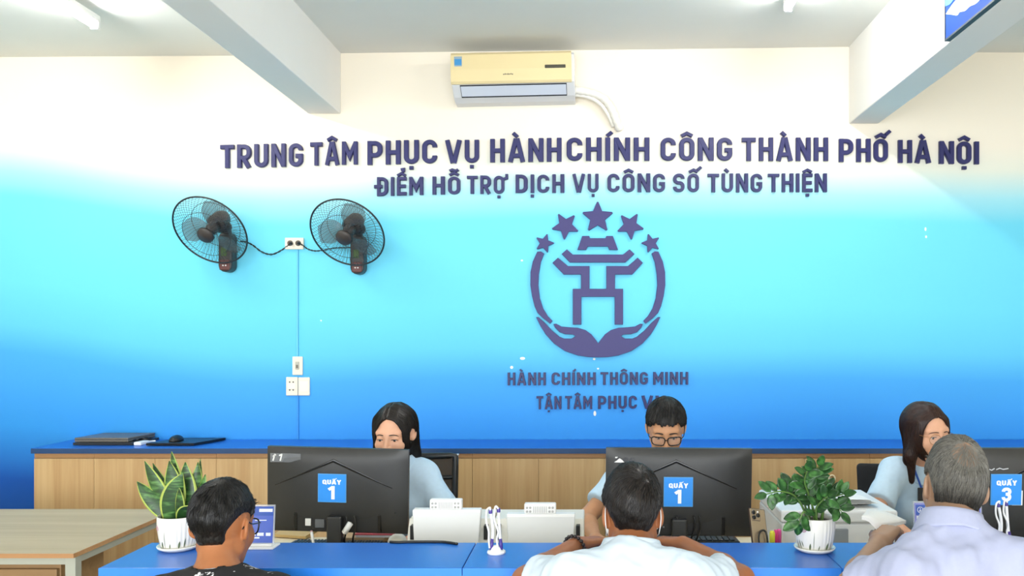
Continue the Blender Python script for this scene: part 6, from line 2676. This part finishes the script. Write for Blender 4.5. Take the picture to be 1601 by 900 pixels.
# ---- customer in white, leaning on the counter
hc = A3(988.5, 806, 2.34)
nk = A3(987, 866, 2.25)
eL, eR = A3(824, 909, 2.33), A3(1156, 907, 2.33)
wL, wR = A3(903, 851, 2.56), A3(1068, 851, 2.56)
p = Person('person with short black hair in a white shirt leaning both arms on the counter', 'person', (nk[0], 1.90, 0), hc, math.radians(180 + 2), math.radians(12), 0,
           nk, (nk[0], 1.90, .56), (A3(899, 909, 2.14), A3(1077, 909, 2.14)), (eL, eR), (wL, wR), SK_C, False, arm=1.02, hs=(.97, 1, 1.12),
           hands=[dict(W=wL, d=(.78, .55, .02), pn=(.15, .0, -1), lat=(.6, 1, .2), curl=(32, 40, 25)),
                  dict(W=wR, d=(-.80, .50, .02), pn=(-.15, .0, -1), lat=(-.6, 1, .2), curl=(32, 40, 25))])
p.body(.0032)
p.eyes()
p.brows(H_SB, .0030)
shirt_ob = p.shirt(CL_WHITE, seed=31, hem=.66, sleeve=(.062, .069), neck_r=.062, fold=.0085, fine=.006, off=.015)
so__ = shirt_ob
p.collar(so__, CL_WHITE, r=.067, h=.026, flare=.026, front=.045, drop=.016)
p.legs(TR_NAVY, SHOE, knee_f=.40)
cSh = ShortHair(.0125, -.062, .03, stub=.002, bulk=(-.06, .02), seed=11, slope=1.6, hole=((-.030, .078, .086), .002, .020), sink=-.006)
p.hair('hair', cSh, H_BLACK2, strands=[(cSh.roots(2300, 34, .003), whorl_flow((-.030, .075, .10), .6, 1.1), 6, .0062, .004, .0009, 35, .25, H_SB2)])
M_MASK = mat('mask_white', '#eef0f0', .8)
loopP = [(.055, -.070, -.045), (.074, -.020, -.048), (.076, .016, -.038), (.0795, .029, -.012), (.0795, .027, .012), (.077, .004, .028), (.076, -.03, .012), (.058, -.070, -.015)]
F = Field()
F.add(lambda P: smax(smax(head_sdf(P, False, False) - .007, P[:, 1] + .035, .004), smax(P[:, 2] + .012, -.118 - P[:, 2], .004), .006), V(-.1, -.14, -.13), V(.1, -.02, 0), .001, '+', 0)
v, f = F.mesh(V(-.1, -.14, -.13), V(.1, -.02, .0), coarse=.004)
mk = mesh_obj('face_mask', (p.RS @ v.T).T + p.hc, f, M_MASK, p.root)
for sx in (1, -1):
    mb_obj(MB().tube([p.HM @ Vector((sx * x, y, z)) for x, y, z in [tuple(q) for q in smooth_path(loopP, 5)]], .0014, 6), 'ear_loop', M_MASK, mk)
# bracelet on the left wrist
fd = (wL - eL) / np.linalg.norm(wL - eL)
bc = wL - fd * .018
b1 = np.cross(fd, V(0, 0, 1))
b1 /= np.linalg.norm(b1)
b2 = np.cross(b1, fd)
br_ = MB()
for k in range(18):
    a = 2 * PI * k / 18
    br_.ball(bc + (b1 * math.cos(a) + b2 * math.sin(a)) * .0345, .0062, 8, 6)
mb_obj(br_, 'bracelet', mat('bead_dark', '#2b2320', .35), p.root)
stool(nk[0], 1.90, .56 - .115, 'round stool under the customer in white')

# ---- grey haired customer at the right
hc = A3(1491, 763, 2.30)
nk = A3(1487, 832, 2.20)
eL, wL = V(.700, 2.23, .915), V(.838, 2.42, .985)
p = Person('person with thinning grey hair in a pale lavender shirt holding out white paper', 'person', (nk[0], 1.90, 0), hc, math.radians(180 - 6), math.radians(3), math.radians(-5),
           nk, (nk[0], 1.90, .60), (V(nk[0] - .165, 2.08, .992), V(nk[0] + .185, 2.08, .997)), (eL, V(nk[0] + .31, 2.22, .90)),
           (wL, V(nk[0] + .16, 2.48, .96)), SK_O, False, arm=.98, hs=(.98, .98, 1.18),
           hands=[dict(W=wL, d=(.55, .70, .30), pn=(.35, .30, -.85), lat=(-.2, .2, 1), curl=(45, 50, 35), thumb=(.75, .45, .25)),
                  dict(W=V(nk[0] + .16, 2.48, .96), d=(-.6, .8, 0), pn=(0, 0, -1), lat=(-1, 0, 0), curl=(25, 30, 20))])
p.body(.0032)
p.eyes()
p.brows(H_S2, .0028)
shirt_ob = p.shirt(CL_LAV, seed=43, hem=.74, sleeve=(.064, .072), neck_r=.062, fold=.0095, fine=.006, off=.018)
so__ = shirt_ob
p.collar(so__, CL_LAV, r=.066, h=.034, flare=.028, front=.045, drop=.024)
p.legs(TR_GREY, SHOE, knee_f=.40)
oSh = ShortHair(.0075, -.070, .025, stub=.0035, bulk=(-.07, .01), seed=13, hole=((-.002, .080, .089), .030, .068), sink=.001)
rt = oSh.roots(6500, 44, -.0085)
lowm = rt[:, 2] < .012
rs = np.random.RandomState(3).uniform(size=len(rt))
fl = whorl_flow((-.012, .07, .105), .65, .5)
hob = p.hair('hair', oSh, H_GREY, strands=[(rt[~lowm & (rs < .55)], fl, 6, .0070, .0022, .00055, 45, .16, H_S1), (rt[(~lowm & (rs >= .55) & (rs < .85)) | (lowm & (rs < .35))], fl, 6, .0070, .002, .00055, 46, .16, H_S2),
                                     (rt[(~lowm & (rs >= .85)) | (lowm & (rs >= .35))], fl, 6, .0066, .002, .00055, 47, .16, H_S3)])
thin = lambda q: skull(q) - .0016
rc = np.random.RandomState(8).normal(size=(520, 3)) * .028 + V(-.002, .080, .090)
vv, ff = strands_mesh(grow(thin, rc, whorl_flow((-.002, .06, .110), .5, .4), 7, .0065, .003, 48, .25), .00055)
so2 = mesh_obj('strands', vv, ff, H_S1, hob, Matrix.Identity(4))
so2.matrix_basis = Matrix.Identity(4)
so2['kind'] = 'stuff'
stool(nk[0], 1.90, .60 - .115, 'round stool under the grey haired man')
# the folded paper in his hand
t = thing('paper_sheet', 'folded white paper held out over the counter by the grey haired man', 'paper', at(1385, 815, 2.50))
c4 = [at(1347, 813, 2.47), at(1357, 800.5, 2.60), at(1417, 818, 2.60), at(1370, 828, 2.47)]
mb = MB()
for k, dz in enumerate((0, .004, .008)):
    up = [c + Vector((0, 0, dz + .002 * (i in (0, 1)))) for i, c in enumerate(c4)]
    rows = []
    for i in range(7):
        u = i / 6
        rows.append([up[0].lerp(up[3], u).lerp(up[1].lerp(up[2], u), j / 4) + Vector((0, 0, .008 * math.sin(PI * u))) for j in range(5)])
    mb.grid(rows)
ob = mb.build('sheet', MATS['paper_white'], t, fix=False)
s = ob.modifiers.new('thickness', 'SOLIDIFY')
s.thickness = .0012
